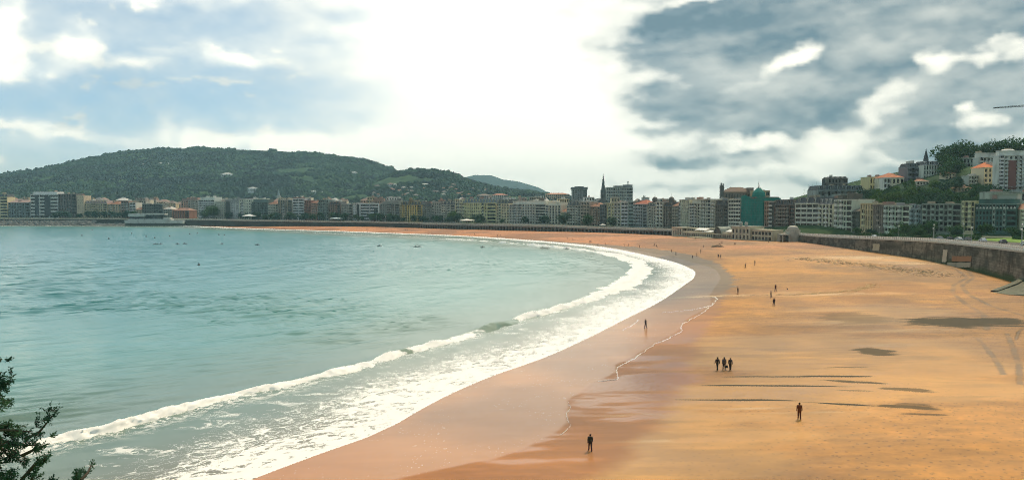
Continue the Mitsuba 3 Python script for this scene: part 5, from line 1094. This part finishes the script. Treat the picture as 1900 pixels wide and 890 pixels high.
parasol(860, 5, 8, 5.5, (.78, .74, .68), 'pale flat canopy over the promenade below the cream hotel', 'marquee'); parasol(443, 16, 9, 7.5, (.8, .8, .8), 'white pointed tent on the far promenade', 'marquee', 6)
parasol(1851, 20, 2.6, 3.4, (.42, .50, .55), 'pale blue parasol beside the road at the right'); parasol(612, 14, 8, 5, (.45, .55, .58), 'pale blue tent below the brown striped block', 'marquee', 6)
parasol(1110, 6, 3, 3.4, (.7, .7, .66), 'small white parasol on the promenade below the spire')
# tower crane: jib tip enters the frame at the right
def crane():
    key = 'tower_crane'; tag(key, 'jib of a tower crane reaching in from the right edge', 'crane'); tip, end = at(1843, 201, 480), at(2110, 184, 452)
    m = MB(); a, b = np.array(tip), np.array(end); up = np.array([0, 0, 1.0]); side = np.array([.1, 1, 0]) * .7; n_ = 40
    ch = [(side * 1.0, side * 1.0), (-side, -side), (up * .35, up * 2.0)]
    for s0, s1 in ch: m.tube([a + s0, b + s1], .13, 5)
    for k in range(n_):
        t0, t1 = k / n_, (k + 1) / n_; P_ = lambda j, t: (a + ch[j][0]) * (1 - t) + (b + ch[j][1]) * t
        m.tube([P_(0, t0), P_(2, t1)], .07, 4); m.tube([P_(1, t0), P_(2, t1)], .07, 4); m.tube([P_(0, t0), P_(1, t0)], .07, 4)
    part(key, 'jib', m.out(), 'metal_paint', (.06, .075, .08))
    m = MB(); x, y, z = end; zb = float(zr(x, y))
    for sx in (-1, 1):
        for sy in (-1, 1): m.tube([[x + sx, y + sy, zb - 2], [x + sx, y + sy, z + 8]], .14, 5)
    for k in range(16):
        z0, z1 = zb + (z - zb) * k / 16, zb + (z - zb) * (k + 1) / 16
        for sx in (-1, 1): m.tube([[x - 1, y + sx, z0], [x + 1, y + sx, z1]], .08, 4); m.tube([[x + sx, y - 1, z0], [x + sx, y + 1, z1]], .08, 4)
    part(key, 'mast', m.out(), 'metal_paint', (.1, .11, .11))
crane()
# slipway and green foot of the wall at the near right
def slipway():
    c = [on_sand(1838, 541), on_sand(1876, 533), on_sand(1905, 522), on_sand(1960, 522), on_sand(1960, 552), on_sand(1872, 547)]
    top = np.array([[c[0][0], c[0][1], c[0][2] + .02], [c[1][0], c[1][1], c[1][2] + .9], [c[2][0], c[2][1], c[2][2] + 1.8], [c[3][0], c[3][1], c[3][2] + 1.9], [c[4][0], c[4][1], c[4][2] + .5], [c[5][0], c[5][1], c[5][2] + .1]])
    bot = top.copy(); bot[:, 2] = 0.5; v_ = np.vstack([top, bot]); f_ = [[0, 2, 1], [0, 5, 2], [5, 4, 2], [4, 3, 2]]
    for k in range(6): f_ += [[k, (k + 1) % 6, 6 + (k + 1) % 6], [k, 6 + (k + 1) % 6, 6 + k]]
    bsdf('algae_stone', base_color=proc(lambda p, n, uv: mix((.015, .036, .014), (.04, .06, .035), fbm(p.x * .6, p.y * .6, p.z, 3))), roughness=.7)
    key = 'slipway'; tag(key, 'green weedy stone slipway at the right edge', 'slipway'); part(key, 'ramp', (v_, np.array(f_)), 'algae_stone')
    m = MB(); m.raw([*(top[[0, 1, 2]] + [0, 0, .01]), *(top[[0, 1, 2]] + [1.2, -.9, .01]), *(top[[0, 1, 2]] + [0, 0, .35]), *(top[[0, 1, 2]] + [1.2, -.9, .35])], [[0, 1, 7], [0, 7, 6], [1, 2, 8], [1, 8, 7], [6, 7, 10], [6, 10, 9], [7, 8, 11], [7, 11, 10], [3, 10, 4], [3, 9, 10], [4, 11, 5], [4, 10, 11]]); part(key, 'kerb', m.out(), 'algae_stone')
slipway()

# ------------------------------------------------------------------ tracks and weed on the sand
def wrack(pix, n_, spread, size, seed, name, lab, bs):
    g_ = np.random.default_rng(seed); pts = np.array([on_sand(*p)[:2] for p in pix]); line = smooth_line(pts, .5); m = MB(); ico = trimesh.creation.icosahedron()
    for q in range(n_):
        k = g_.integers(0, len(line)); P_ = line[k] + g_.normal(size=2) * spread * np.array([1, .8]); z = z_sand_s(signed(L_water, *P_[:, None]), P_[:1], P_[1:])[0]
        s_ = size * g_.uniform(.4, 1.5) * np.array([1.6, 1.1, .45]) * (1 + .2 * g_.normal()); m.raw(ico.vertices * s_ * (1 + .25 * g_.normal(size=(12, 1))) + [P_[0], P_[1], z + .02], ico.faces)
    put(name, m.out(), bs); tag(name, lab, kind='stuff')
bsdf('sand_clod', base_color=rgb(.50, .33, .15), roughness=.8); bsdf('weed', base_color=rgb(.07, .06, .03), roughness=.8)
wrack([(1455, 547), (1500, 545), (1560, 541), (1620, 527)], 420, .9, .16, 2, 'footprint_clods', 'trampled line of sand clods across the beach', 'sand_clod')
wrack([(1385, 548), (1455, 547), (1520, 544)], 90, .5, .10, 7, 'weed_line', 'thin dark line of weed across the beach', 'weed')
wrack([(1480, 478), (1560, 488), (1650, 497), (1700, 503), (1745, 512)], 500, 4.0, .20, 4, 'weed_scatter', 'scattered dark weed on the upper beach', 'weed')
wrack([(1500, 480), (1600, 490), (1700, 505), (1740, 512)], 600, 4.5, .20, 9, 'clod_scatter', 'trampled sand clods on the upper beach', 'sand_clod')
# ------------------------------------------------------------------ people
def hulls(joints, bones, seg=10, edge=.055, rounds=4):
    out = m3.Manifold()
    for a, b in bones:
        s = []
        for j in (a, b):
            p, r = joints[j]; s.append(m3.Manifold.sphere(r, seg).translate([float(q) for q in p]))
        out = out + m3.Manifold.batch_hull(s)
    out = out.refine_to_length(edge); q = out.to_mesh(); tm = trimesh.Trimesh(q.vert_properties[:, :3], q.tri_verts)
    trimesh.smoothing.filter_taubin(tm, iterations=rounds); return tm
def figure(pose):
    """one person facing -y (towards the camera): a continuous body, clothing and hair over it"""
    st, arm, lean, sk = pose.get('stride', .3), pose.get('arm', .2), pose.get('lean', 0), pose.get('skirt', False)
    J = {}
    for s, nm in ((-1, 'l'), (1, 'r')):
        f = st * s
        J['hip' + nm] = ((.09 * s, 0, .92), .085); J['knee' + nm] = ((.095 * s, -.45 * math.sin(f) - .04 * abs(f), .50), .058)
        J['ank' + nm] = ((.095 * s, -.80 * math.sin(f) + (.10 if f < 0 else 0), .09 + (.05 if f < -.15 else 0)), .042)
        J['toe' + nm] = ((.105 * s, J['ank' + nm][0][1] - .17, .045 + (.0 if f >= -.15 else .0)), .036)
        g = -arm * s
        J['sho' + nm] = ((.185 * s, lean * .5, 1.43), .062); J['elb' + nm] = ((.25 * s, -.26 * math.sin(g) + .02 + lean * .4, 1.15), .043)
        J['wri' + nm] = ((.27 * s, -.50 * math.sin(g) - .06 + lean * .2, .91), .03); J['palm' + nm] = ((.272 * s, J['wri' + nm][0][1] - .015, .83), .028)
        for k in range(4): J[f'fin{k}' + nm] = ((.268 * s, J['wri' + nm][0][1] - .045 + .019 * k, .745 + (.012, .0, .004, .02)[k]), .0095); J[f'kn{k}' + nm] = ((.274 * s, J['wri' + nm][0][1] - .045 + .02 * k, .80), .011)
        J['thu' + nm] = ((.25 * s, J['wri' + nm][0][1] - .075, .80), .011)
    J['pel'] = ((0, 0, .96), .12); J['bel'] = ((0, 0, 1.10), .115); J['che'] = ((0, .01 + lean * .5, 1.33), .135); J['nek'] = ((0, .01 + lean * .7, 1.50), .055)
    J['hea'] = ((0, -.005 + lean, 1.63), .088); J['cra'] = ((0, .02 + lean, 1.67), .092); J['chi'] = ((0, -.045 + lean, 1.565), .045); J['nos'] = ((0, -.108 + lean, 1.615), .014)
    J['eal'] = ((-.092, .01 + lean, 1.625), .02); J['ear'] = ((.092, .01 + lean, 1.625), .02)
    bones = [('pel', 'bel'), ('bel', 'che'), ('che', 'nek'), ('nek', 'hea'), ('hea', 'cra'), ('hea', 'chi'), ('hea', 'nos'), ('eal', 'hea'), ('ear', 'hea')]
    for nm in 'lr':
        bones += [('pel', 'hip' + nm), ('hip' + nm, 'knee' + nm), ('knee' + nm, 'ank' + nm), ('ank' + nm, 'toe' + nm), ('che', 'sho' + nm), ('sho' + nm, 'elb' + nm), ('elb' + nm, 'wri' + nm), ('wri' + nm, 'palm' + nm), ('palm' + nm, 'thu' + nm)]
        bones += [x for k in range(4) for x in (('palm' + nm, f'kn{k}' + nm), (f'kn{k}' + nm, f'fin{k}' + nm))]
    body = hulls(J, bones, 8, .05, 2)
    fat = lambda names, d: {n: (J[n][0], J[n][1] + d) for n in names}
    G = fat(J, .025); G['hem'] = ((0, 0, .84 if pose.get('coat') else .93), .17); G['che'] = (J['che'][0], .175); G['bel'] = (J['bel'][0], .165)
    jk = [('hem', 'bel'), ('bel', 'che'), ('che', 'shol'), ('che', 'shor')] + [x for nm in 'lr' for x in (('sho' + nm, 'elb' + nm), ('elb' + nm, 'wri' + nm))]
    G['col'] = ((0, .01 + lean * .6, 1.46), .085); jk.append(('che', 'col'))
    jacket = hulls(G, jk, 10, .06, 3)
    tr = [('pel', 'hipl'), ('pel', 'hipr')] + [x for nm in 'lr' for x in (('hip' + nm, 'knee' + nm), ('knee' + nm, 'ank' + nm))]
    if sk: G['skl'], G['skr'] = ((-.12, 0, .55), .13), ((.12, 0, .55), .13); tr = [('pel', 'skl'), ('pel', 'skr'), ('skl', 'skr')]
    trousers = hulls(G, tr, 10, .06, 3)
    shoes = hulls(fat(J, .014), [('ankl', 'toel'), ('ankr', 'toer')], 8, .05, 2)
    H = {'a': ((0, .035 + lean, 1.69), .098), 'b': ((0, .05 + lean, 1.62 if not pose.get('long') else 1.46), .075)}
    hair = hulls(H, [('a', 'b')], 10, .05, 2)
    return body, jacket, trousers, shoes, hair
POSES = [dict(stride=.32, arm=.35), dict(stride=.12, arm=.1), dict(stride=-.30, arm=-.3, coat=True), dict(stride=.2, arm=.25, long=True), dict(stride=.10, arm=.1, skirt=True, long=True, coat=True), dict(stride=-.22, arm=-.15, lean=.03)]
FIG = {}
def person(px, py, hpx, label, pose=0, rot=0, top=(.03, .03, .035), legs=(.025, .025, .03), hair=(.02, .015, .012), group=None, far=False):
    c = on_sand(px, py); H = hpx / FOCAL * c[1]; H = min(max(H, 1.45), 1.85); key = numbered('person'); tag(key, label, 'person', group)
    if pose not in FIG: FIG[pose] = figure(POSES[pose])
    M = T().translate([float(c[0]), float(c[1]), float(c[2]) - .01]).rotate([0, 0, 1], rot).scale(float(H / 1.76))
    for nm, tm, bs, col in zip(('body', 'jacket', 'trousers', 'shoes', 'hair'), FIG[pose], ('skin', 'cloth', 'cloth', 'cloth', 'cloth'), (None, top, legs, (.02, .02, .02), hair)):
        if pose == 4 and nm == 'trousers': nm = 'skirt'
        put(f'{key}__{nm}', (tm.vertices, tm.faces), bs, col, True, to_world=M)
    return c, M, H
person(1095, 835.5, 32, 'man in dark jacket walking alone on wet sand at the bottom of the photo', 0, 185, (.035, .035, .03), (.05, .025, .03))
person(1483, 776.5, 31, 'person in reddish brown clothes standing on the sand at lower right', 1, 170, (.14, .05, .025), (.12, .04, .02))
person(1331, 686, 25.5, 'left one of three people walking side by side, in long dark coat', 2, 190, (.03, .022, .02), (.03, .025, .015))
c_, M_, H_ = person(1343.5, 686, 25, 'middle one of three people walking side by side, in grey jacket', 3, 178, (.11, .09, .09), (.02, .02, .02))
person(1355, 686, 23, 'right and shortest one of three people walking side by side', 5, 172, (.04, .025, .025), (.03, .02, .02))
def bag(c, dx, z, lab):
    key = numbered('bag'); tag(key, lab, 'bag'); m = MB(); m.frustum(-.17, .17, -.09, .09, 0, .34, .03, .02); part(key, 'sack', (lambda o: (o[0] + [c[0] + dx, c[1], c[2] + z], o[1]))(m.out()), 'cloth', (.02, .018, .015))
    m = MB(); m.tube([[c[0] + dx - .11, c[1], c[2] + z + .34], [c[0] + dx - .05, c[1], c[2] + z + .5], [c[0] + dx + .05, c[1], c[2] + z + .5], [c[0] + dx + .11, c[1], c[2] + z + .34]], .015, 5); part(key, 'handle', m.out(), 'cloth', (.02, .02, .02))
bag(c_, .36, .32, 'dark bag carried by the middle one of three walkers')
person(1198, 608.5, 17, 'person standing in the shallow film of water near the foam', 5, 120)
person(1369, 545, 13, 'dark clad person at the edge of the wet sand', 4, 90, hair=(.05, .03, .02))
person(1430.5, 552, 13, 'person standing on the weed line, left of the pair above and below', 1, 60, (.03, .03, .025))
person(1439, 540, 13, 'person in dark red walking just above the weed line', 3, 200, (.09, .025, .02))
person(1436, 567, 15.5, 'person just below the weed line on the dry sand', 0, 185, (.05, .025, .02))
FAR_P = [(1383, 497, 10, 'person left of another on the dry sand past the water bend'), (1400.5, 491.5, 9, 'person right of another on the dry sand past the water bend'), (1333, 478.5, 7.5, 'left of a close pair walking on far dry sand'), (1337, 479, 7.5, 'right of a close pair walking on far dry sand'), (1285, 479, 6, 'person at the tip of the dark wet edge'), (1293, 475.5, 6.5, 'person just above the tip of the dark wet edge'), (1300, 469, 6.5, 'person above the wet edge tip on dry sand'), (1254, 473, 6, 'person on the dark wet edge, centre right'), (1246, 467.5, 6, 'person in pale light right behind the wet edge'), (1214, 456, 5.5, 'left one of two people above the wet edge'), (1218.5, 458.5, 5.5, 'right one of two people above the wet edge'), (1187, 459.5, 5.5, 'person on the wet edge left of two others'), (1166, 456.5, 4.5, 'person near the foam left of the wet edge walkers'), (1158, 456.5, 4.5, 'person beside another near the far foam'), (1124, 455, 5, 'person at the far waterline below the spire'), (1109, 456, 4, 'small figure at the far waterline left of the spire line'), (1094.5, 451, 7, 'taller dark figure on the far sand, front of a pair'), (1096.5, 450, 5.5, 'figure close behind the taller one on far sand'), (1063, 446, 5.5, 'person on the far sand below the white long block'), (1053.5, 443.5, 4, 'tiny figure on the far sand left of the single walker'), (1291, 445, 5, 'person on the sand before the left bathing house'), (1339.5, 452, 5.5, 'person on the sand before the glass vault'), (1363.5, 455, 5.5, 'person on the sand before the right bathing house wing'), (1426, 451, 6, 'person beside the right end of the bathing house'), (1305.5, 458.5, 5, 'person beside the dark heap on far sand'), (881, 436.5, 4, 'tiny figure on far sand below the cream hotel'), (922.5, 438.5, 4, 'left tiny figure on far sand below the dark roofed block'), (929, 438.5, 3.5, 'right tiny figure on far sand below the dark roofed block'), (681, 428, 4, 'tiny figure on far sand below the white framed office'), (752.5, 428, 4, 'tiny figure on far sand below the yellow block'), (755.5, 428.5, 3.5, 'smaller of two tiny figures below the yellow block')]
g = random.Random(9)
for px, py, h, lab in FAR_P: person(px, py, h, lab, g.randrange(6), g.choice([80, 100, 170, 190, 260]), g.choice([(.03, .03, .035), (.06, .03, .025), (.04, .04, .04), (.09, .03, .025)]), g.choice([(.02, .02, .025), (.035, .03, .03)]))
# heap of beach gear on the far sand
c = on_sand(1331, 458); m = MB(); m.frustum(-3.5, 3.5, -1.2, 1.2, 0, .7, .8, .4); m.tube([[-2, 0, .5], [1.5, 0, 1.7]], .12, 5); m.tube([[2.2, 0, .4], [1.2, .2, 2.3]], .12, 5); tag('driftwood_pile', 'dark pile of driftwood on the far sand', 'driftwood'); part('driftwood_pile', 'heap', (lambda o: (o[0] + c, o[1]))(m.out()), 'weed')
bag(on_sand(1461, 537), 0, 0, 'dark bag lying alone on the dry sand')

# ------------------------------------------------------------------ kayaks and swimmers on the bay
def kayak(px, py, wpx, lab, n_=1, rot=0):
    x, y = ground(px, py, .15); L = max(3.6, wpx / FOCAL * y); key = numbered('kayak'); tag(key, lab, 'kayak'); t = np.linspace(-1, 1, 13); M = T().translate([float(x), float(y), .28]).rotate([0, 0, 1], rot)
    m = MB(); prof = .34 * np.sqrt(np.clip(1 - np.abs(t) ** 2.2, .002, 1)); a = np.linspace(0, 2 * np.pi, 9)[:-1]
    v_ = np.array([[L / 2 * tt, w * math.cos(q), .16 * math.sin(q) * (w / .34) + .14 * tt ** 4] for tt, w in zip(t, prof) for q in a]); i, j = np.meshgrid(np.arange(12), np.arange(8), indexing='ij'); o, o2 = (i * 8 + j).ravel(), (i * 8 + (j + 1) % 8).ravel()
    put(f'{key}__hull', (v_, np.vstack([np.c_[o, o + 8, o2 + 8], np.c_[o, o2 + 8, o2]])), 'metal_paint', (.03, .035, .045), True, to_world=M)
    for q in range(n_):
        u = (q - (n_ - 1) / 2) * L * .36
        m = MB(); m.tube([[u - .9, .25, .35], [u + .9, -.25, .75]], .02, 5); m.box(u - 1.1, u - .85, .2, .3, .26, .42); m.box(u + .85, u + 1.1, -.3, -.2, .68, .84); part(key, 'paddle', m.out(), 'metal_paint', (.05, .05, .05)); scene[[k for k in scene if k.startswith(key + '__paddle')][-1]]['to_world'] = M
        J = {'pel': ((u, 0, .12), .15), 'che': ((u, 0, .55), .15), 'nek': ((u, 0, .74), .06), 'hea': ((u, 0, .86), .10), 'sl': ((u, -.2, .62), .07), 'sr': ((u, .2, .62), .07), 'hl': ((u + .4, -.18, .58), .045), 'hr': ((u - .35, .2, .46), .045), 'kl': ((u + .5, -.1, .2), .07), 'kr': ((u + .5, .1, .2), .07)}
        tm = hulls(J, [('pel', 'che'), ('che', 'nek'), ('nek', 'hea'), ('che', 'sl'), ('che', 'sr'), ('sl', 'hl'), ('sr', 'hr'), ('pel', 'kl'), ('pel', 'kr')], 8, .12, 2)
        pk = numbered('person'); tag(pk, f'paddler sitting in the {lab}' if n_ == 1 else f'{("rear", "front")[q]} paddler in the {lab}', 'person'); put(f'{pk}__body', (tm.vertices, tm.faces), 'cloth', (.025, .025, .03), True, to_world=M)
for px, py, w, lab, n_, r_ in [(289, 453, 12, 'leftmost dark kayak on the far bay', 1, 5), (298.5, 452.8, 6, 'dark kayak pointing away, second from left', 1, 75), (329, 453.2, 11, 'dark kayak left of a close neighbour, third from left', 1, -4), (343, 452.3, 8, 'dark kayak right of a close neighbour, fourth from left', 1, 15), (412, 452.8, 6, 'lone dark kayak pointing away below the dark narrow blocks', 1, 80), (477, 454.5, 9, 'lone dark kayak below the dark green grey block', 1, 0), (704, 456, 8, 'lone dark kayak below the white framed office', 1, 8), (774, 457.8, 17, 'long kayak below the yellow block', 2, 0), (895, 459, 7, 'lone dark kayak below the cream hotel', 1, 10), (1007, 459.8, 9, 'kayak left of its neighbour off the white long block', 1, 0), (1015, 461, 10, 'kayak right of its neighbour off the white long block', 1, 0), (1051.5, 461.3, 8, 'kayak closest to the far breaking foam', 1, 12)]:
    kayak(px, py, w, lab, n_, r_)
for px, py in [(287, 441.5), (315, 438.3), (366, 432.8), (406, 435.5), (416, 436.5), (202, 443), (171, 426.5), (369, 492), (244, 433), (152, 437), (352, 434), (271, 439)]:
    x, y = ground(px, py, .1); key = numbered('mooring_buoy'); tag(key, 'small dark buoy floating on the far bay', 'buoy', 'small dark buoys on the far bay'); s_ = trimesh.creation.icosphere(1, .55); m = MB(); m.raw(s_.vertices * [1, 1, .8] + [x, y, .35], s_.faces); m.cyl((x, y), .08, .7, 1.3, 6); part(key, 'float', m.out(), 'metal_paint', (.03, .03, .035), True)

# ------------------------------------------------------------------ foreground tree at the lower left
def near_tree():
    key = 'foreground_tree'; tag(key, 'dark leafy tree branches reaching in at the lower left corner', 'tree'); g_ = np.random.default_rng(12); Y = 14.0
    root = np.array([-12.2, 13.4, hz(0, 13.4) - .3]); fork = np.array([-11.2, 13.8, 17.6])
    tm = MB(); tm.tube([root, (root + fork) / 2 + [.15, 0, 0], fork], [.26, .21, .17], 8); part(key, 'trunk', tm.out(), 'bark', None, True)
    br, lv = MB(), []
    def limb(p, q, r0, r1, bend=.25):
        mid = (p + q) / 2 + g_.normal(size=3) * bend * np.linalg.norm(q - p) * .3; br.tube([p, mid, q], [r0, (r0 + r1) / 2, r1], 5); return mid
    def tuft(p, d, size, n_):
        """spray of small leaves on short twigs"""
        for k in range(n_):
            dd = d + g_.normal(size=3) * .55; dd /= np.linalg.norm(dd); e = p + dd * size * g_.uniform(.4, 1.0); br.tube([p, (p + e) / 2 + g_.normal(size=3) * .01, e], [.007, .005, .002], 3)
            for j in range(11):
                s_ = g_.uniform(.15, 1.05); c_ = p + (e - p) * s_ + g_.normal(size=3) * .012; a = dd * .7 + g_.normal(size=3) * .7; a /= np.linalg.norm(a); lv.append((c_, a, g_.uniform(.035, .065)))
    def spray(px, py, n_, size, src, dY=0.0):
        e = at(px, py, Y + dY); limb(src, e, .035, .010); d = (e - src) / np.linalg.norm(e - src)
        for k in range(n_):
            t = 1 - .55 * (k / n_) ** 1.1; p = src + (e - src) * t + g_.normal(size=3) * .05; tuft(p, d, size * g_.uniform(.8, 1.2), 4)
    hub1, hub2, hub3 = at(-40, 800, Y), at(-30, 720, Y + .3), at(-20, 905, Y - .2)
    for h in (hub1, hub2, hub3): limb(fork, h, .10, .05)
    for px, py, n_, s_, src in [(98, 770, 7, .16, at(45, 815, Y)), (60, 800, 9, .17, hub1), (30, 800, 9, .18, hub1), (8, 790, 8, .17, hub1), (70, 825, 8, .15, hub1), (50, 850, 9, .16, hub1), (20, 850, 10, .19, hub1), (92, 822, 4, .12, at(40, 845, Y)), (2, 870, 9, .18, hub1), (22, 885, 9, .18, hub3), (85, 850, 6, .14, at(40, 890, Y)), (72, 868, 8, .15, at(35, 905, Y)), (55, 895, 8, .17, hub3), (10, 715, 6, .13, hub2), (16, 745, 0 + 4, .11, hub2), (20, 706, 5, .11, hub2), (2, 690, 5, .11, hub2), (3, 665, 3, .10, hub2), (0, 735, 6, .13, hub2), (-10, 760, 6, .14, hub2), (150, 880, 6, .13, at(140, 930, Y)), (168, 864, 3, .10, at(150, 890, Y)), (142, 874, 4, .11, at(138, 930, Y)), (30, 830, 8, .18, hub1), (0, 830, 8, .2, hub1), (-10, 860, 8, .2, hub1), (-15, 890, 8, .2, hub3), (98, 890, 4, .14, at(60, 930, Y))]:
        spray(px, py, n_, s_, np.asarray(src), g_.uniform(-.35, .35))
    limb(hub3, at(140, 930, Y), .04, .02)
    part(key, 'branch', br.out(), 'bark', None, True)
    c = np.array([l[0] for l in lv]); a = np.array([l[1] for l in lv]); s_ = np.array([l[2] for l in lv])[:, None]; n_ = len(c)
    b = np.cross(a, g_.normal(size=(n_, 3))); b /= np.linalg.norm(b, axis=1, keepdims=True); nn = np.cross(a, b)
    v_ = np.stack([c, c + a * s_ * .5 + b * s_ * .22 + nn * s_ * .05, c + a * s_, c + a * s_ * .5 - b * s_ * .22 + nn * s_ * .05], 1).reshape(-1, 3); o = np.arange(n_) * 4
    part(key, 'leaf', (v_, np.vstack([np.c_[o, o + 1, o + 2], np.c_[o, o + 2, o + 3]])), 'leaf_near', kind='stuff')
near_tree()
